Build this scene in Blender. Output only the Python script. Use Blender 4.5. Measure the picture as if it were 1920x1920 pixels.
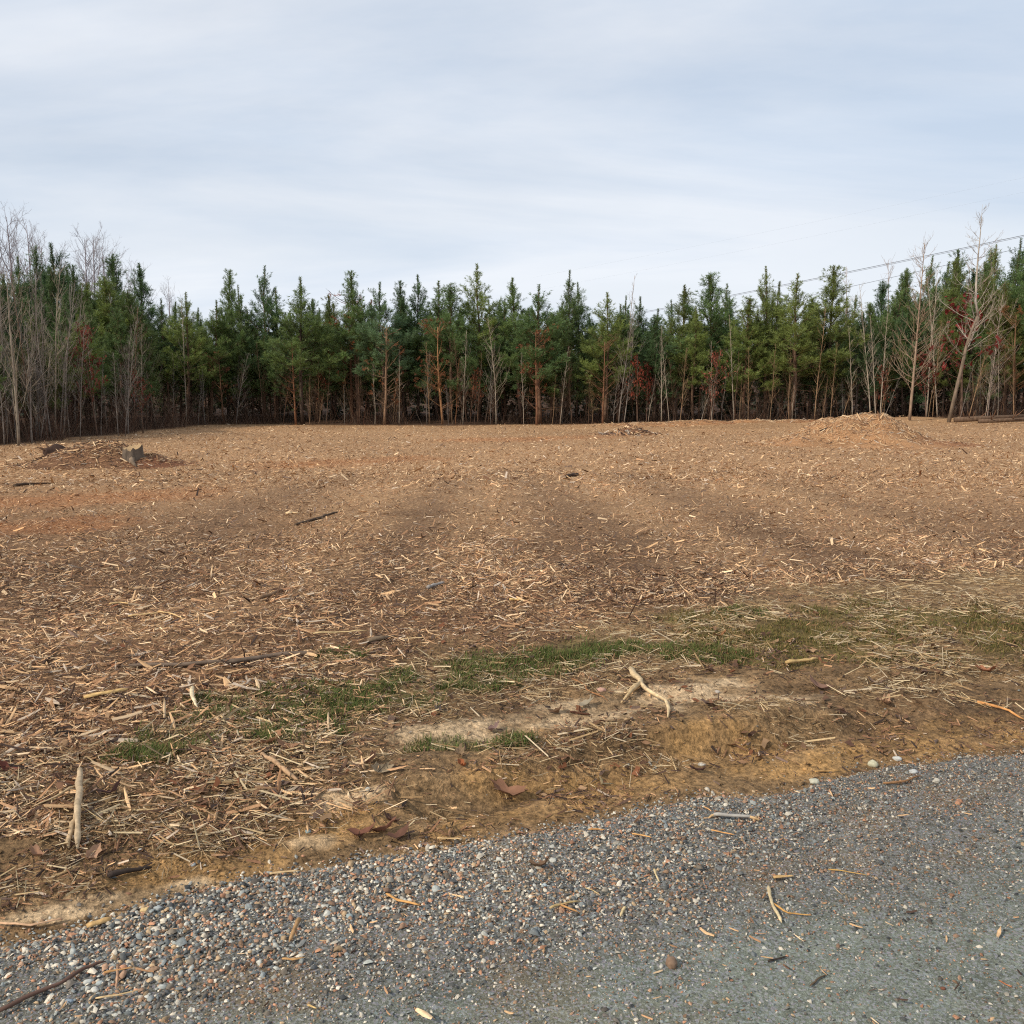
import bpy, math, random
import numpy as np

# ------------------------------------------------------------------ camera, sky, sun, exposure
for o in list(bpy.data.objects):
    bpy.data.objects.remove(o, do_unlink=True)
scene = bpy.context.scene
COL = scene.collection
FPX = 1750.0                       # focal length in pixels of the 1920-pixel frame
PITCH = math.atan(220.0 / FPX)     # looking slightly down
CAMZ = 1.6
cam_d = bpy.data.cameras.new("camera")
cam_d.sensor_width = 36.0
cam_d.lens = 36.0 * FPX / 1920.0
cam_d.clip_start = 0.05
cam_d.clip_end = 3000.0
cam = bpy.data.objects.new("camera", cam_d)
COL.objects.link(cam)
cam.location = (0, 0, CAMZ)
cam.rotation_euler = (math.pi / 2 - PITCH, 0, 0)
scene.camera = cam

SUN_EL = math.radians(37)
SUN_TRAVEL = np.array([0.86, 0.51])          # horizontal direction the light travels (from left, behind)
SUN_TRAVEL = SUN_TRAVEL / np.linalg.norm(SUN_TRAVEL)
sun_pos_az = math.atan2(-SUN_TRAVEL[0], -SUN_TRAVEL[1])   # compass-like: angle from +Y toward +X
world = bpy.data.worlds.new("World")
scene.world = world
world.use_nodes = True
wn, wl = world.node_tree.nodes, world.node_tree.links
wn.clear()


def N(nodes, t, **kw):
    n = nodes.new(t)
    for k, v in kw.items():
        if k.startswith("i_"):
            n.inputs[k[2:].replace("_", " ")].default_value = v
        else:
            setattr(n, k, v)
    return n


sky = N(wn, "ShaderNodeTexSky", sky_type='NISHITA', sun_disc=False)
sky.sun_elevation = SUN_EL
sky.sun_rotation = sun_pos_az
sky.air_density = 1.0
sky.dust_density = 1.5
sky.ozone_density = 1.6
tc = N(wn, "ShaderNodeTexCoord")
sep = N(wn, "ShaderNodeSeparateXYZ")
wl.new(tc.outputs["Generated"], sep.inputs[0])
zmax = N(wn, "ShaderNodeMath", operation='MAXIMUM'); zmax.inputs[1].default_value = 0.0
wl.new(sep.outputs["Z"], zmax.inputs[0])
zadd = N(wn, "ShaderNodeMath", operation='ADD'); zadd.inputs[1].default_value = 0.16
wl.new(zmax.outputs[0], zadd.inputs[0])
dx = N(wn, "ShaderNodeMath", operation='DIVIDE')
dy = N(wn, "ShaderNodeMath", operation='DIVIDE')
wl.new(sep.outputs["X"], dx.inputs[0]); wl.new(zadd.outputs[0], dx.inputs[1])
wl.new(sep.outputs["Y"], dy.inputs[0]); wl.new(zadd.outputs[0], dy.inputs[1])
cmb = N(wn, "ShaderNodeCombineXYZ")
wl.new(dx.outputs[0], cmb.inputs[0]); wl.new(dy.outputs[0], cmb.inputs[1])
mp = N(wn, "ShaderNodeMapping")
mp.inputs["Scale"].default_value = (0.55, 1.0, 1.0)
mp.inputs["Location"].default_value = (3.1, 1.7, 0.0)
mp.inputs["Rotation"].default_value = (0, 0, math.radians(-18))
wl.new(cmb.outputs[0], mp.inputs[0])
cn1 = N(wn, "ShaderNodeTexNoise", i_Scale=0.85, i_Detail=7.0, i_Roughness=0.52, i_Distortion=0.5)
wl.new(mp.outputs[0], cn1.inputs["Vector"])
cr1 = N(wn, "ShaderNodeValToRGB")
cr1.color_ramp.elements[0].position = 0.30; cr1.color_ramp.elements[0].color = (0.66, 0.66, 0.66, 1)
cr1.color_ramp.elements[1].position = 0.68; cr1.color_ramp.elements[1].color = (0.96, 0.96, 0.96, 1)
wl.new(cn1.outputs["Fac"], cr1.inputs[0])
cn2 = N(wn, "ShaderNodeTexNoise", i_Scale=0.75, i_Detail=7.0, i_Roughness=0.56, i_Distortion=0.6)
mp2 = N(wn, "ShaderNodeMapping")
mp2.inputs["Location"].default_value = (11.3, 4.2, 2.0)
mp2.inputs["Scale"].default_value = (0.5, 1.35, 1.0)
mp2.inputs["Rotation"].default_value = (0, 0, math.radians(14))
wl.new(cmb.outputs[0], mp2.inputs[0]); wl.new(mp2.outputs[0], cn2.inputs["Vector"])
cr2 = N(wn, "ShaderNodeValToRGB")
cr2.color_ramp.elements[0].position = 0.36; cr2.color_ramp.elements[0].color = (5.5, 6.6, 8.1, 1)
cr2.color_ramp.elements[1].position = 0.60; cr2.color_ramp.elements[1].color = (8.55, 8.9, 9.45, 1)
wl.new(cn2.outputs["Fac"], cr2.inputs[0])
wmix = N(wn, "ShaderNodeMix", data_type='RGBA')
wl.new(cr1.outputs[0], wmix.inputs["Factor"])
wl.new(sky.outputs[0], wmix.inputs["A"]); wl.new(cr2.outputs[0], wmix.inputs["B"])
hz = N(wn, "ShaderNodeMath", operation='MULTIPLY'); hz.inputs[1].default_value = -6.0
wl.new(zmax.outputs[0], hz.inputs[0])
hz2 = N(wn, "ShaderNodeMath", operation='EXPONENT'); wl.new(hz.outputs[0], hz2.inputs[0])
hz3 = N(wn, "ShaderNodeMath", operation='MULTIPLY'); hz3.inputs[1].default_value = 0.75; wl.new(hz2.outputs[0], hz3.inputs[0])
wmix2 = N(wn, "ShaderNodeMix", data_type='RGBA')
wl.new(hz3.outputs[0], wmix2.inputs["Factor"]); wl.new(wmix.outputs["Result"], wmix2.inputs["A"]); wmix2.inputs["B"].default_value = (8.0, 8.5, 9.2, 1)
bg = N(wn, "ShaderNodeBackground", i_Strength=0.1)
wl.new(wmix2.outputs["Result"], bg.inputs["Color"])
wo = N(wn, "ShaderNodeOutputWorld")
wl.new(bg.outputs[0], wo.inputs["Surface"])

sun_d = bpy.data.lights.new("sun", 'SUN')
sun_d.energy = 3.3
sun_d.angle = math.radians(1.2)
sun_d.color = (1.0, 0.91, 0.78)
sun = bpy.data.objects.new("sun", sun_d)
COL.objects.link(sun)
from mathutils import Vector
trav = Vector((SUN_TRAVEL[0] * math.cos(SUN_EL), SUN_TRAVEL[1] * math.cos(SUN_EL), -math.sin(SUN_EL)))
sun.rotation_euler = trav.to_track_quat('-Z', 'Y').to_euler()
sun.location = (-20, -12, 20)

vs = scene.view_settings
vs.view_transform = 'Standard'
vs.look = 'None'
vs.exposure = 0.1
vs.gamma = 1.0
scene.cycles.use_denoising = False
scene.cycles.filter_width = 1.15
scene.cycles.max_bounces = 6
scene.cycles.diffuse_bounces = 3
scene.cycles.transparent_max_bounces = 4

# ------------------------------------------------------------------ helpers
RNG = np.random.default_rng(7)
random.seed(7)


def lin(r, g, b):
    def f(c):
        c /= 255.0
        return c / 12.92 if c <= 0.04045 else ((c + 0.055) / 1.055) ** 2.4
    return np.array([f(r), f(g), f(b)])


def hash2(ix, iy, seed):
    h = (ix.astype(np.int64) * 374761393 + iy.astype(np.int64) * 668265263 + seed * 144269504) & 0xFFFFFFFF
    h = ((h ^ (h >> 13)) * 1274126177) & 0xFFFFFFFF
    h = h ^ (h >> 16)
    return (h & 0xFFFF) / 65535.0


def vnoise(x, y, s, seed=0):
    x = np.asarray(x, float) / s; y = np.asarray(y, float) / s
    ix = np.floor(x); iy = np.floor(y)
    fx = x - ix; fy = y - iy
    fx = fx * fx * (3 - 2 * fx); fy = fy * fy * (3 - 2 * fy)
    ix = ix.astype(np.int64); iy = iy.astype(np.int64)
    a = hash2(ix, iy, seed); b = hash2(ix + 1, iy, seed)
    c = hash2(ix, iy + 1, seed); d = hash2(ix + 1, iy + 1, seed)
    return (a * (1 - fx) + b * fx) * (1 - fy) + (c * (1 - fx) + d * fx) * fy


def fbm(x, y, s, seed=0, oct=4):
    v = 0; a = 0.5; tot = 0
    for i in range(oct):
        v = v + a * vnoise(x, y, s / 2 ** i, seed + 17 * i); tot += a; a *= 0.5
    return v / tot


def sstep(a, b, x):
    t = np.clip((x - a) / (b - a), 0, 1)
    return t * t * (3 - 2 * t)


CP, SP = math.cos(PITCH), math.sin(PITCH)


def ray(u, v):
    cx = (u - 960.0) / FPX; cy = (960.0 - v) / FPX
    return cx, CP + cy * SP, -SP + cy * CP


def flat(u, v):
    """where the sight line of a photo pixel meets level ground"""
    a, b, c = ray(u, v)
    t = -CAMZ / c
    return a * t, b * t


def atY(u, v, Y):
    """point at distance Y from the camera seen at a pixel"""
    a, b, c = ray(u, v)
    t = Y / b
    return a * t, Y, CAMZ + c * t


# ------------------------------------------------------------------ layout masks (soil, sand, grass)
EDGE = np.array([flat(u, v) for u, v in [(-900, 1990), (-300, 1810), (0, 1738), (140, 1700), (300, 1660), (480, 1612), (640, 1583),
                 (870, 1552), (1000, 1522), (1200, 1490), (1320, 1470), (1500, 1452), (1700, 1415), (1920, 1385), (2300, 1330)]])
MUL = np.array([flat(u, v) for u, v in [(-900, 1640), (-300, 1540), (0, 1470), (250, 1400), (450, 1310), (700, 1240), (900, 1200),
                (1150, 1165), (1300, 1140), (1500, 1105), (1920, 1075), (2500, 1040)]])
PAVE = np.array([flat(u, v) for u, v in [(-600, 2070), (200, 1930), (520, 1852), (900, 1790), (1120, 1745), (1330, 1690), (1600, 1630), (1920, 1570), (2400, 1480)]])


def yedge(E, x):
    x = np.asarray(x, float)
    y = np.interp(x, E[:, 0], E[:, 1])
    sl = (E[0, 1] - E[1, 1]) / (E[0, 0] - E[1, 0]); sr = (E[-1, 1] - E[-2, 1]) / (E[-1, 0] - E[-2, 0])
    y = np.where(x < E[0, 0], E[0, 1] + (x - E[0, 0]) * sl, y)
    y = np.where(x > E[-1, 0], E[-1, 1] + (x - E[-1, 0]) * sr, y)
    return y


def droad(x, y):
    """signed distance from the gravel edge (positive on the field side)"""
    return (y - yedge(EDGE, x)) * 0.93 + (fbm(x, y, 0.35, 3) - 0.5) * 0.14


def dmul(x, y):
    return (y - yedge(MUL, x)) * 0.95 + (fbm(x, y, 0.8, 5) - 0.5) * 0.9


def blob(x, y, u, v, ru, rv, rot=0.0, ns=0.25, amp=0.9, seed=1):
    """soft patch with a ragged outline, centred where the pixel meets the ground"""
    cx, cy = flat(u, v)
    dep = math.hypot(cx, cy)
    rx = ru / FPX * cy
    y1 = flat(u, v - rv)[1]; y0 = flat(u, v + rv)[1]
    ry = max(0.5 * (y1 - y0), 0.02)
    ca, sa = math.cos(rot), math.sin(rot)
    ax, ay = x - cx, y - cy
    px_ = ax * ca + ay * sa; py_ = -ax * sa + ay * ca
    d = np.sqrt((px_ / rx) ** 2 + (py_ / ry) ** 2)
    n = (fbm(x, y, ns, seed, 4) - 0.5) * amp * 2
    return sstep(1.25, 0.55, d + n)


def blobs(x, y, L, seed=1, ns=0.25, amp=0.9):
    m = np.zeros(np.shape(x))
    for i, b in enumerate(L):
        m = np.maximum(m, blob(x, y, *b, ns=ns, amp=amp, seed=seed))
    return m


SAND = [(840, 1370, 125, 20, 0.25), (1010, 1345, 95, 18, 0.2), (1150, 1330, 140, 30, 0.1), (1340, 1298, 130, 24, 0.1), (1510, 1310, 80, 14, 0.1),
        (110, 1678, 170, 20, 0.35), (330, 1632, 90, 12, 0.35), (620, 1488, 80, 16, 0.2), (560, 1560, 60, 10, 0.2)]
CLAY = [(1150, 1445, 190, 24, 0.15), (930, 1450, 90, 20, 0.2), (650, 1515, 110, 34, 0.3), (1000, 1495, 190, 20, 0.25), (850, 1530, 70, 18, 0.25), (430, 1590, 90, 26, 0.35),
        (280, 1610, 130, 26, 0.35), (1500, 1395, 260, 32, 0.15), (1780, 1365, 200, 26, 0.15), (1330, 1380, 130, 22, 0.1)]
GRASS = [(300, 1402, 85, 34, 0.2), (380, 1345, 55, 22, 0.2), (610, 1305, 170, 40, 0.15), (480, 1352, 85, 28, 0.2), (560, 1365, 80, 26, 0.2), (745, 1275, 70, 24, 0.1),
         (960, 1240, 130, 24, 0.1), (1120, 1225, 120, 22, 0.1), (1290, 1228, 130, 20, 0.1), (640, 1222, 40, 10, 0), (850, 1390, 70, 13, 0.2), (960, 1398, 80, 13, 0.2),
         (900, 1270, 110, 18, 0.1)  , (1390, 1150, 60, 10, 0.1)]
OLIVE = [(1500, 1190, 260, 34, 0.05), (1710, 1160, 230, 36, 0.05), (1870, 1190, 120, 40, 0.05), (1400, 1230, 160, 26, 0.1), (1350, 1158, 130, 16, 0.05), (1640, 1235, 180, 22, 0.05)]


def poly(pts):
    return np.array([flat(u, v) for u, v in pts])


def dpoly(x, y, P):
    d = np.full(np.shape(x), 1e9)
    for a, b in zip(P[:-1], P[1:]):
        ab = b - a; L = ab @ ab
        t = np.clip(((x - a[0]) * ab[0] + (y - a[1]) * ab[1]) / L, 0, 1)
        d = np.minimum(d, np.hypot(x - a[0] - t * ab[0], y - a[1] - t * ab[1]))
    return d


DARKB = [(poly([(250, 1090), (420, 975), (540, 925), (640, 890)]), 0.5), (poly([(660, 1100), (770, 1010), (830, 945), (860, 900)]), 0.6),
         (poly([(1290, 1100), (1130, 1010), (1040, 940), (985, 895)]), 0.65), (poly([(1640, 1075), (1400, 980), (1250, 920), (1150, 885)]), 0.5), (poly([(930, 884), (1060, 877)]), 0.6),
         (poly([(640, 903), (750, 899)]), 0.4), (poly([(0, 905), (170, 905), (330, 895), (430, 885)]), 0.25), (poly([(1900, 1040), (1650, 960), (1450, 905)]), 0.4), (poly([(-100, 1160), (150, 1080), (330, 1010)]), 0.5)]
PALEB = [(poly([(480, 1130), (600, 1030), (690, 950), (740, 900)]), 0.5), (poly([(890, 1090), (915, 1000), (925, 940), (930, 905)]), 0.5), (poly([(1480, 1095), (1270, 990), (1150, 920), (1070, 880)]), 0.55),
         (poly([(1780, 1050), (1530, 950), (1360, 895)]), 0.6), (poly([(0, 1190), (300, 1175)]), 0.5)]
ORANGEB = [(poly([(-200, 960), (100, 935), (330, 925)]), 0.9), (poly([(0, 990), (150, 985)]), 0.6), (poly([(560, 870), (760, 860)]), 1.0), (poly([(900, 825), (1100, 820)]), 1.4)]


def bands(x, y, L, seed):
    m = np.zeros(np.shape(x))
    for P, w in L:
        d = dpoly(x, y, P)
        m = np.maximum(m, sstep(1.7, 0.2, d / w + (fbm(x, y, 0.9, seed) - 0.5) * 1.4 + (fbm(x, y, 0.22, seed + 3, 3) - 0.5) * 1.6))
    return m


# ------------------------------------------------------------------ terrain height
MX, MY = flat(1640, 838)[0], flat(1640, 838)[1] + 1.6
HX, HY = flat(165, 878)[0], flat(165, 878)[1] + 0.9


def treeline_y(x):
    """front of the wood behind the clearing"""
    x = np.asarray(x, float)
    return 50.0 + 0.9 * np.sin(x * 0.35) + 0.6 * np.sin(x * 0.9 + 1)


def hground(x, y):
    x = np.asarray(x, float); y = np.asarray(y, float)
    d = droad(x, y)
    z = (fbm(x, y, 9.0, 21, 2) - 0.5) * 0.08 * sstep(5, 14, y)
    z = z + (fbm(x, y, 1.1, 22, 3) - 0.5) * (0.07 - 0.045 * sstep(6, 12, y)) * sstep(-0.1, 0.8, d)
    near = sstep(9, 6, y)
    z = z + ((fbm(x, y, 0.16, 23, 3) - 0.5) * 0.04 + (vnoise(x, y, 0.06, 25) - 0.5) * 0.012) * near * sstep(-0.05, 0.25, d)
    z = z - 0.07 * sstep(0.9, -0.1, d)                       # verge falls to the gravel
    z = z + 0.012 * (fbm(x, y, 0.5, 24, 3) - 0.5) * sstep(0.1, -0.2, d)
    # wheel ruts in the soft verge
    ue = (y - yedge(EDGE, x)) * 0.93
    rut = np.exp(-((ue - 0.30 - 0.10 * np.sin(x * 1.1)) / 0.085) ** 2) * sstep(-0.8, 0.0, x) * sstep(2.4, 1.4, x)
    q_ = ue - 0.42 - 0.07 * np.sin(x * 1.3) - 0.05 * (vnoise(x, y * 0, 0.3, 9) - 0.5)
    lip = sstep(0.0, 0.06, q_) * np.exp(-np.clip(q_, 0, 9) / 0.4) * sstep(-0.9, -0.3, x) * sstep(2.0, 1.2, x)
    z = z - 0.05 * rut + 0.06 * lip * (0.7 + 0.6 * vnoise(x, y, 0.2, 8))
    z = z + 0.016 * (fbm(x * 0.14, ue, 0.09, 26, 2) - 0.5) * near * sstep(0.0, 0.12, ue) * sstep(1.5, 0.9, ue)
    rut2 = np.exp(-((ue - 0.88 - 0.05 * np.sin(x * 1.7)) / 0.10) ** 2) * sstep(-1.0, -0.2, x)
    z = z - 0.03 * rut2
    # low ridges of pushed-up debris along the wood
    t = treeline_y(x)
    z = z + 0.26 * np.exp(-((y - t + 2.0) / 1.3) ** 2) * sstep(1, 7, x) * (0.3 + 1.2 * fbm(x, y, 2.2, 31, 3))
    z = z + 0.25 * sstep(8, 26, x) * sstep(20, 46, y)
    z = z + 0.25 * sstep(t, t + 6, y)
    # left debris heap
    z = z + 0.2 * np.exp(-((x - HX) / 1.35) ** 2 - ((y - HY) / 0.9) ** 2) * (0.5 + fbm(x, y, 0.7, 33, 3))
    z = z + 4.5 * sstep(74, 100, y) + 4.5 * sstep(-38, -52, x) * sstep(0, 20, y)  # rise added beyond the wood to close bright sky gaps between trunks
    return z


def ground_at(u, v):
    a, b, c = ray(u, v)
    t = -CAMZ / c
    for _ in range(12):
        t = (float(hground(a * t, b * t)) - CAMZ) / c
    return np.array([a * t, b * t, float(hground(a * t, b * t))])


def soil_colour(x, y):
    """true soil / litter colour at a point of the ground"""
    n = fbm(x, y, 0.6, 41, 4)[..., None]
    nf = fbm(x, y, 3.0, 42, 4)[..., None]
    litter = lin(84, 63, 46) * (1 - n) + lin(134, 102, 72) * n
    litter = litter * (0.86 + 0.3 * nf)
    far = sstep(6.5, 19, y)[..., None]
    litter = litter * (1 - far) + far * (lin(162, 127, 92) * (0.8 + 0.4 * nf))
    dk = bands(x, y, DARKB, 51)[..., None] * 0.32
    litter = litter * (1 - dk) + dk * lin(88, 68, 52)
    pb = bands(x, y, PALEB, 52)[..., None] * 0.25
    litter = litter * (1 - pb) + pb * lin(190, 152, 110)
    ob = bands(x, y, ORANGEB, 53)[..., None] * 0.4
    litter = litter * (1 - ob) + ob * lin(160, 98, 54)
    dm = sstep(-0.35, 0.5, dmul(x, y))[..., None]
    verge = lin(98, 76, 54) * (1 - n) + lin(134, 108, 76) * n
    verge = verge * (0.55 + 0.9 * fbm(x, y, 0.11, 43, 4)[..., None])
    c = verge * (1 - dm) + litter * dm
    ol = blobs(x, y, OLIVE, 4, 0.4)[..., None] * 0.8
    c = c * (1 - ol) + ol * lin(100, 88, 48)
    near = (y < 12)[..., None]
    ue = (y - yedge(EDGE, x)) * 0.93
    stk = fbm(x * 0.16, ue, 0.05, 55, 4)[..., None]
    vs_ = sstep(-0.1, 0.15, ue)[..., None] * (1 - dm)
    c = c * (1 - vs_ + vs_ * (0.55 + 0.95 * stk))
    cl = blobs(x, y, CLAY, 2, 0.22, 0.8)[..., None] * near * (0.45 + 0.55 * sstep(0.35, 0.65, fbm(x, y, 0.10, 48, 3)))[..., None]
    c = c * (1 - cl) + cl * (lin(144, 112, 72) * (0.25 + 0.4 * n + 0.45 * fbm(x, y, 0.09, 49, 4)[..., None] + 0.75 * stk))
    sa = blobs(x, y, SAND, 3, 0.14, 0.9)[..., None] * near * (0.2 + 0.75 * sstep(0.34, 0.58, fbm(x * 0.5, y, 0.12, 50, 4)))[..., None]
    c = c * (1 - sa) + sa * (lin(184, 158, 124) * (0.8 + 0.3 * n))
    gr = blobs(x, y, GRASS, 6, 0.2)[..., None] * 0.7
    c = c * (1 - gr) + gr * lin(66, 70, 34)
    # forest floor
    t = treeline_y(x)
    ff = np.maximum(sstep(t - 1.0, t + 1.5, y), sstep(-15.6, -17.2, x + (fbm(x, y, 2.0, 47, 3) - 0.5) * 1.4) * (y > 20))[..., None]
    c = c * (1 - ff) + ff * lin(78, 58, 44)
    return np.clip(c, 0.004, 0.9)


# ------------------------------------------------------------------ mesh building
def mesh(name, V, F, mat=None, smooth=False, col=None):
    V = np.asarray(V, np.float32).reshape(-1, 3); F = np.asarray(F, np.int32)
    k = F.shape[1]
    me = bpy.data.meshes.new(name)
    me.vertices.add(len(V)); me.vertices.foreach_set("co", V.ravel())
    me.loops.add(F.size); me.loops.foreach_set("vertex_index", F.ravel())
    me.polygons.add(len(F))
    me.polygons.foreach_set("loop_start", np.arange(0, F.size, k, dtype=np.int32))
    me.polygons.foreach_set("loop_total", np.full(len(F), k, np.int32))
    if smooth:
        me.polygons.foreach_set("use_smooth", np.ones(len(F), bool))
    if col is not None:
        ca = me.color_attributes.new("Col", 'FLOAT_COLOR', 'POINT')
        c4 = np.ones((len(V), 4), np.float32); c4[:, :3] = col
        ca.data.foreach_set("color", c4.ravel())
    me.update(calc_edges=True)
    me.validate()
    if mat is not None:
        me.materials.append(mat)
    return me


def obj(name, me, parent=None, label=None, cat=None, group=None, kind=None, loc=None, rot=None, scale=None):
    o = bpy.data.objects.new(name, me)
    COL.objects.link(o)
    if parent is not None:
        o.parent = parent
    for k, v in (("label", label), ("category", cat), ("group", group), ("kind", kind)):
        if v:
            o[k] = v
    if loc is not None:
        o.location = loc
    if rot is not None:
        o.rotation_euler = rot
    if scale is not None:
        o.scale = (scale,) * 3 if np.isscalar(scale) else scale
    return o


class MB:
    """collects triangles"""
    def __init__(s):
        s.V = []; s.F = []; s.n = 0

    def add(s, V, F):
        s.V.append(np.asarray(V, np.float32)); s.F.append(np.asarray(F, np.int32) + s.n); s.n += len(V)

    def tube(s, P, R, k=5, cap=True, squash=1.0):
        P = np.asarray(P, float); n = len(P)
        R = np.asarray(R, float)
        T = np.gradient(P, axis=0); T /= np.linalg.norm(T, axis=1)[:, None] + 1e-9
        ref = np.array([0.31, 0.2, 0.93]) if abs(T[0, 2]) < 0.9 else np.array([1.0, 0.1, 0.0])
        A = np.cross(T, ref); A /= np.linalg.norm(A, axis=1)[:, None] + 1e-9
        B = np.cross(A, T)
        th = np.arange(k) * 2 * math.pi / k
        V = (P[:, None] + R[:, None, None] * (np.cos(th)[None, :, None] * A[:, None] + squash * np.sin(th)[None, :, None] * B[:, None])).reshape(-1, 3)
        i = np.arange(n - 1)[:, None] * k; j = np.arange(k)[None]; j2 = (j + 1) % k
        a = (i + j).ravel(); b = (i + j2).ravel(); c = (i + k + j2).ravel(); d = (i + k + j).ravel()
        F = np.concatenate([np.stack([a, c, b], 1), np.stack([a, d, c], 1)])
        if cap:
            V = np.concatenate([V, P[[0, -1]]]); m = n * k
            j = np.arange(k); j2 = (j + 1) % k
            F = np.concatenate([F, np.stack([np.full(k, m), j, j2], 1), np.stack([np.full(k, m + 1), (n - 1) * k + j2, (n - 1) * k + j], 1)])
        s.add(V, F)

    def build(s, name, mat, smooth=False, col=None):
        if not s.V:
            s.add(np.zeros((3, 3)), [[0, 1, 2]])
        return mesh(name, np.concatenate(s.V), np.concatenate(s.F), mat, smooth, col)


# ------------------------------------------------------------------ materials
def mat_new(name):
    m = bpy.data.materials.new(name); m.use_nodes = True
    nt = m.node_tree
    b = nt.nodes["Principled BSDF"]
    b.inputs["Roughness"].default_value = 0.9
    b.inputs["Specular IOR Level"].default_value = 0.15
    return m, nt.nodes, nt.links, b


def mulnoise(nodes, links, src, scale, lo, hi, detail=4.0, coord="Object", rough=0.6, stretch=None):
    """multiply a colour by a noise between lo and hi"""
    t = N(nodes, "ShaderNodeTexCoord")
    n = N(nodes, "ShaderNodeTexNoise", i_Scale=scale, i_Detail=detail, i_Roughness=rough)
    if stretch:
        m = N(nodes, "ShaderNodeMapping"); m.inputs["Scale"].default_value = stretch
        links.new(t.outputs[coord], m.inputs[0]); links.new(m.outputs[0], n.inputs["Vector"])
    else:
        links.new(t.outputs[coord], n.inputs["Vector"])
    r = N(nodes, "ShaderNodeMapRange")
    r.inputs["From Min"].default_value = 0.3; r.inputs["From Max"].default_value = 0.7
    r.inputs["To Min"].default_value = lo; r.inputs["To Max"].default_value = hi
    links.new(n.outputs["Fac"], r.inputs["Value"])
    x = N(nodes, "ShaderNodeMix", data_type='RGBA', blend_type='MULTIPLY')
    x.inputs["Factor"].default_value = 1.0
    links.new(src, x.inputs["A"]); links.new(r.outputs[0], x.inputs["B"])
    return x.outputs["Result"], n


def bump(nodes, links, b, height, strength, dist):
    k = N(nodes, "ShaderNodeBump", i_Strength=strength, i_Distance=dist)
    links.new(height, k.inputs["Height"]); links.new(k.outputs[0], b.inputs["Normal"])


def mat_vcol(name, scale=60, lo=0.75, hi=1.25, bumpd=0.0, rough=0.9, spec=0.15, transl=0.0, scale2=None, stretch=None):
    m, nd, lk, b = mat_new(name)
    a = N(nd, "ShaderNodeAttribute", attribute_name="Col")
    c, n = mulnoise(nd, lk, a.outputs["Color"], scale, lo, hi, stretch=stretch)
    if scale2:
        c, n2 = mulnoise(nd, lk, c, scale2[0], scale2[1], scale2[2])
    lk.new(c, b.inputs["Base Color"])
    b.inputs["Roughness"].default_value = rough
    b.inputs["Specular IOR Level"].default_value = spec
    if bumpd:
        bump(nd, lk, b, n.outputs["Fac"], 0.8, bumpd)
    if transl:
        add_transl(nd, lk, b, c, transl)
    return m


def add_transl(nd, lk, b, c, f):
    tr = N(nd, "ShaderNodeBsdfTranslucent"); lk.new(c, tr.inputs["Color"])
    mx = N(nd, "ShaderNodeMixShader"); mx.inputs[0].default_value = f
    out = [n for n in nd if n.type == 'OUTPUT_MATERIAL'][0]
    lk.new(b.outputs[0], mx.inputs[1]); lk.new(tr.outputs[0], mx.inputs[2]); lk.new(mx.outputs[0], out.inputs["Surface"])


def mat_flat(name, col, scale=12, lo=0.7, hi=1.3, bumpd=0.0, objcol=False, transl=0.0, stretch=None, rough=0.9, scale2=None, spec=0.15):
    m, nd, lk, b = mat_new(name)
    if objcol:
        oi = N(nd, "ShaderNodeObjectInfo"); src = oi.outputs["Color"]
    else:
        rgb = N(nd, "ShaderNodeRGB"); rgb.outputs[0].default_value = (*col, 1); src = rgb.outputs[0]
    c, n = mulnoise(nd, lk, src, scale, lo, hi, stretch=stretch)
    if scale2:
        c, _ = mulnoise(nd, lk, c, scale2[0], scale2[1], scale2[2])
    lk.new(c, b.inputs["Base Color"])
    b.inputs["Roughness"].default_value = rough
    b.inputs["Specular IOR Level"].default_value = spec
    if bumpd:
        bump(nd, lk, b, n.outputs["Fac"], 0.8, bumpd)
    if transl:
        add_transl(nd, lk, b, c, transl)
    return m


M = {}
M["ground"] = mat_vcol("soil_and_litter", 34, 0.42, 1.58, 0.025, scale2=(110.0, 0.65, 1.35))
M["chips"] = mat_vcol("shredded_wood", 90, 0.8, 1.2)
M["stone"] = mat_vcol("gravel_stone", 160, 0.75, 1.25, 0.0006, rough=0.75, spec=0.3)
M["grass"] = mat_vcol("grass_blade", 30, 0.8, 1.2, transl=0.25)
M["brush"] = mat_vcol("dry_brush", 10, 0.7, 1.3)
M["needles"] = mat_flat("pine_needles", None, 0.9, 0.65, 1.35, objcol=True, transl=0.32, scale2=(9.0, 0.8, 1.2), rough=0.55, spec=0.4)
M["leaves"] = mat_flat("dead_leaf", None, 5.0, 0.65, 1.3, objcol=True, transl=0.2)
M["bark"] = mat_flat("bark", None, 9.0, 0.6, 1.35, objcol=True, stretch=(1, 1, 0.3), bumpd=0.01)
M["wood"] = mat_flat("split_wood", None, 45.0, 0.72, 1.22, objcol=True, stretch=(1, 1, 1), bumpd=0.001, scale2=(11.0, 0.8, 1.15))
M["rock"] = mat_flat("rock", None, 55.0, 0.75, 1.2, objcol=True, bumpd=0.001, rough=0.8, spec=0.25)

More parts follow.
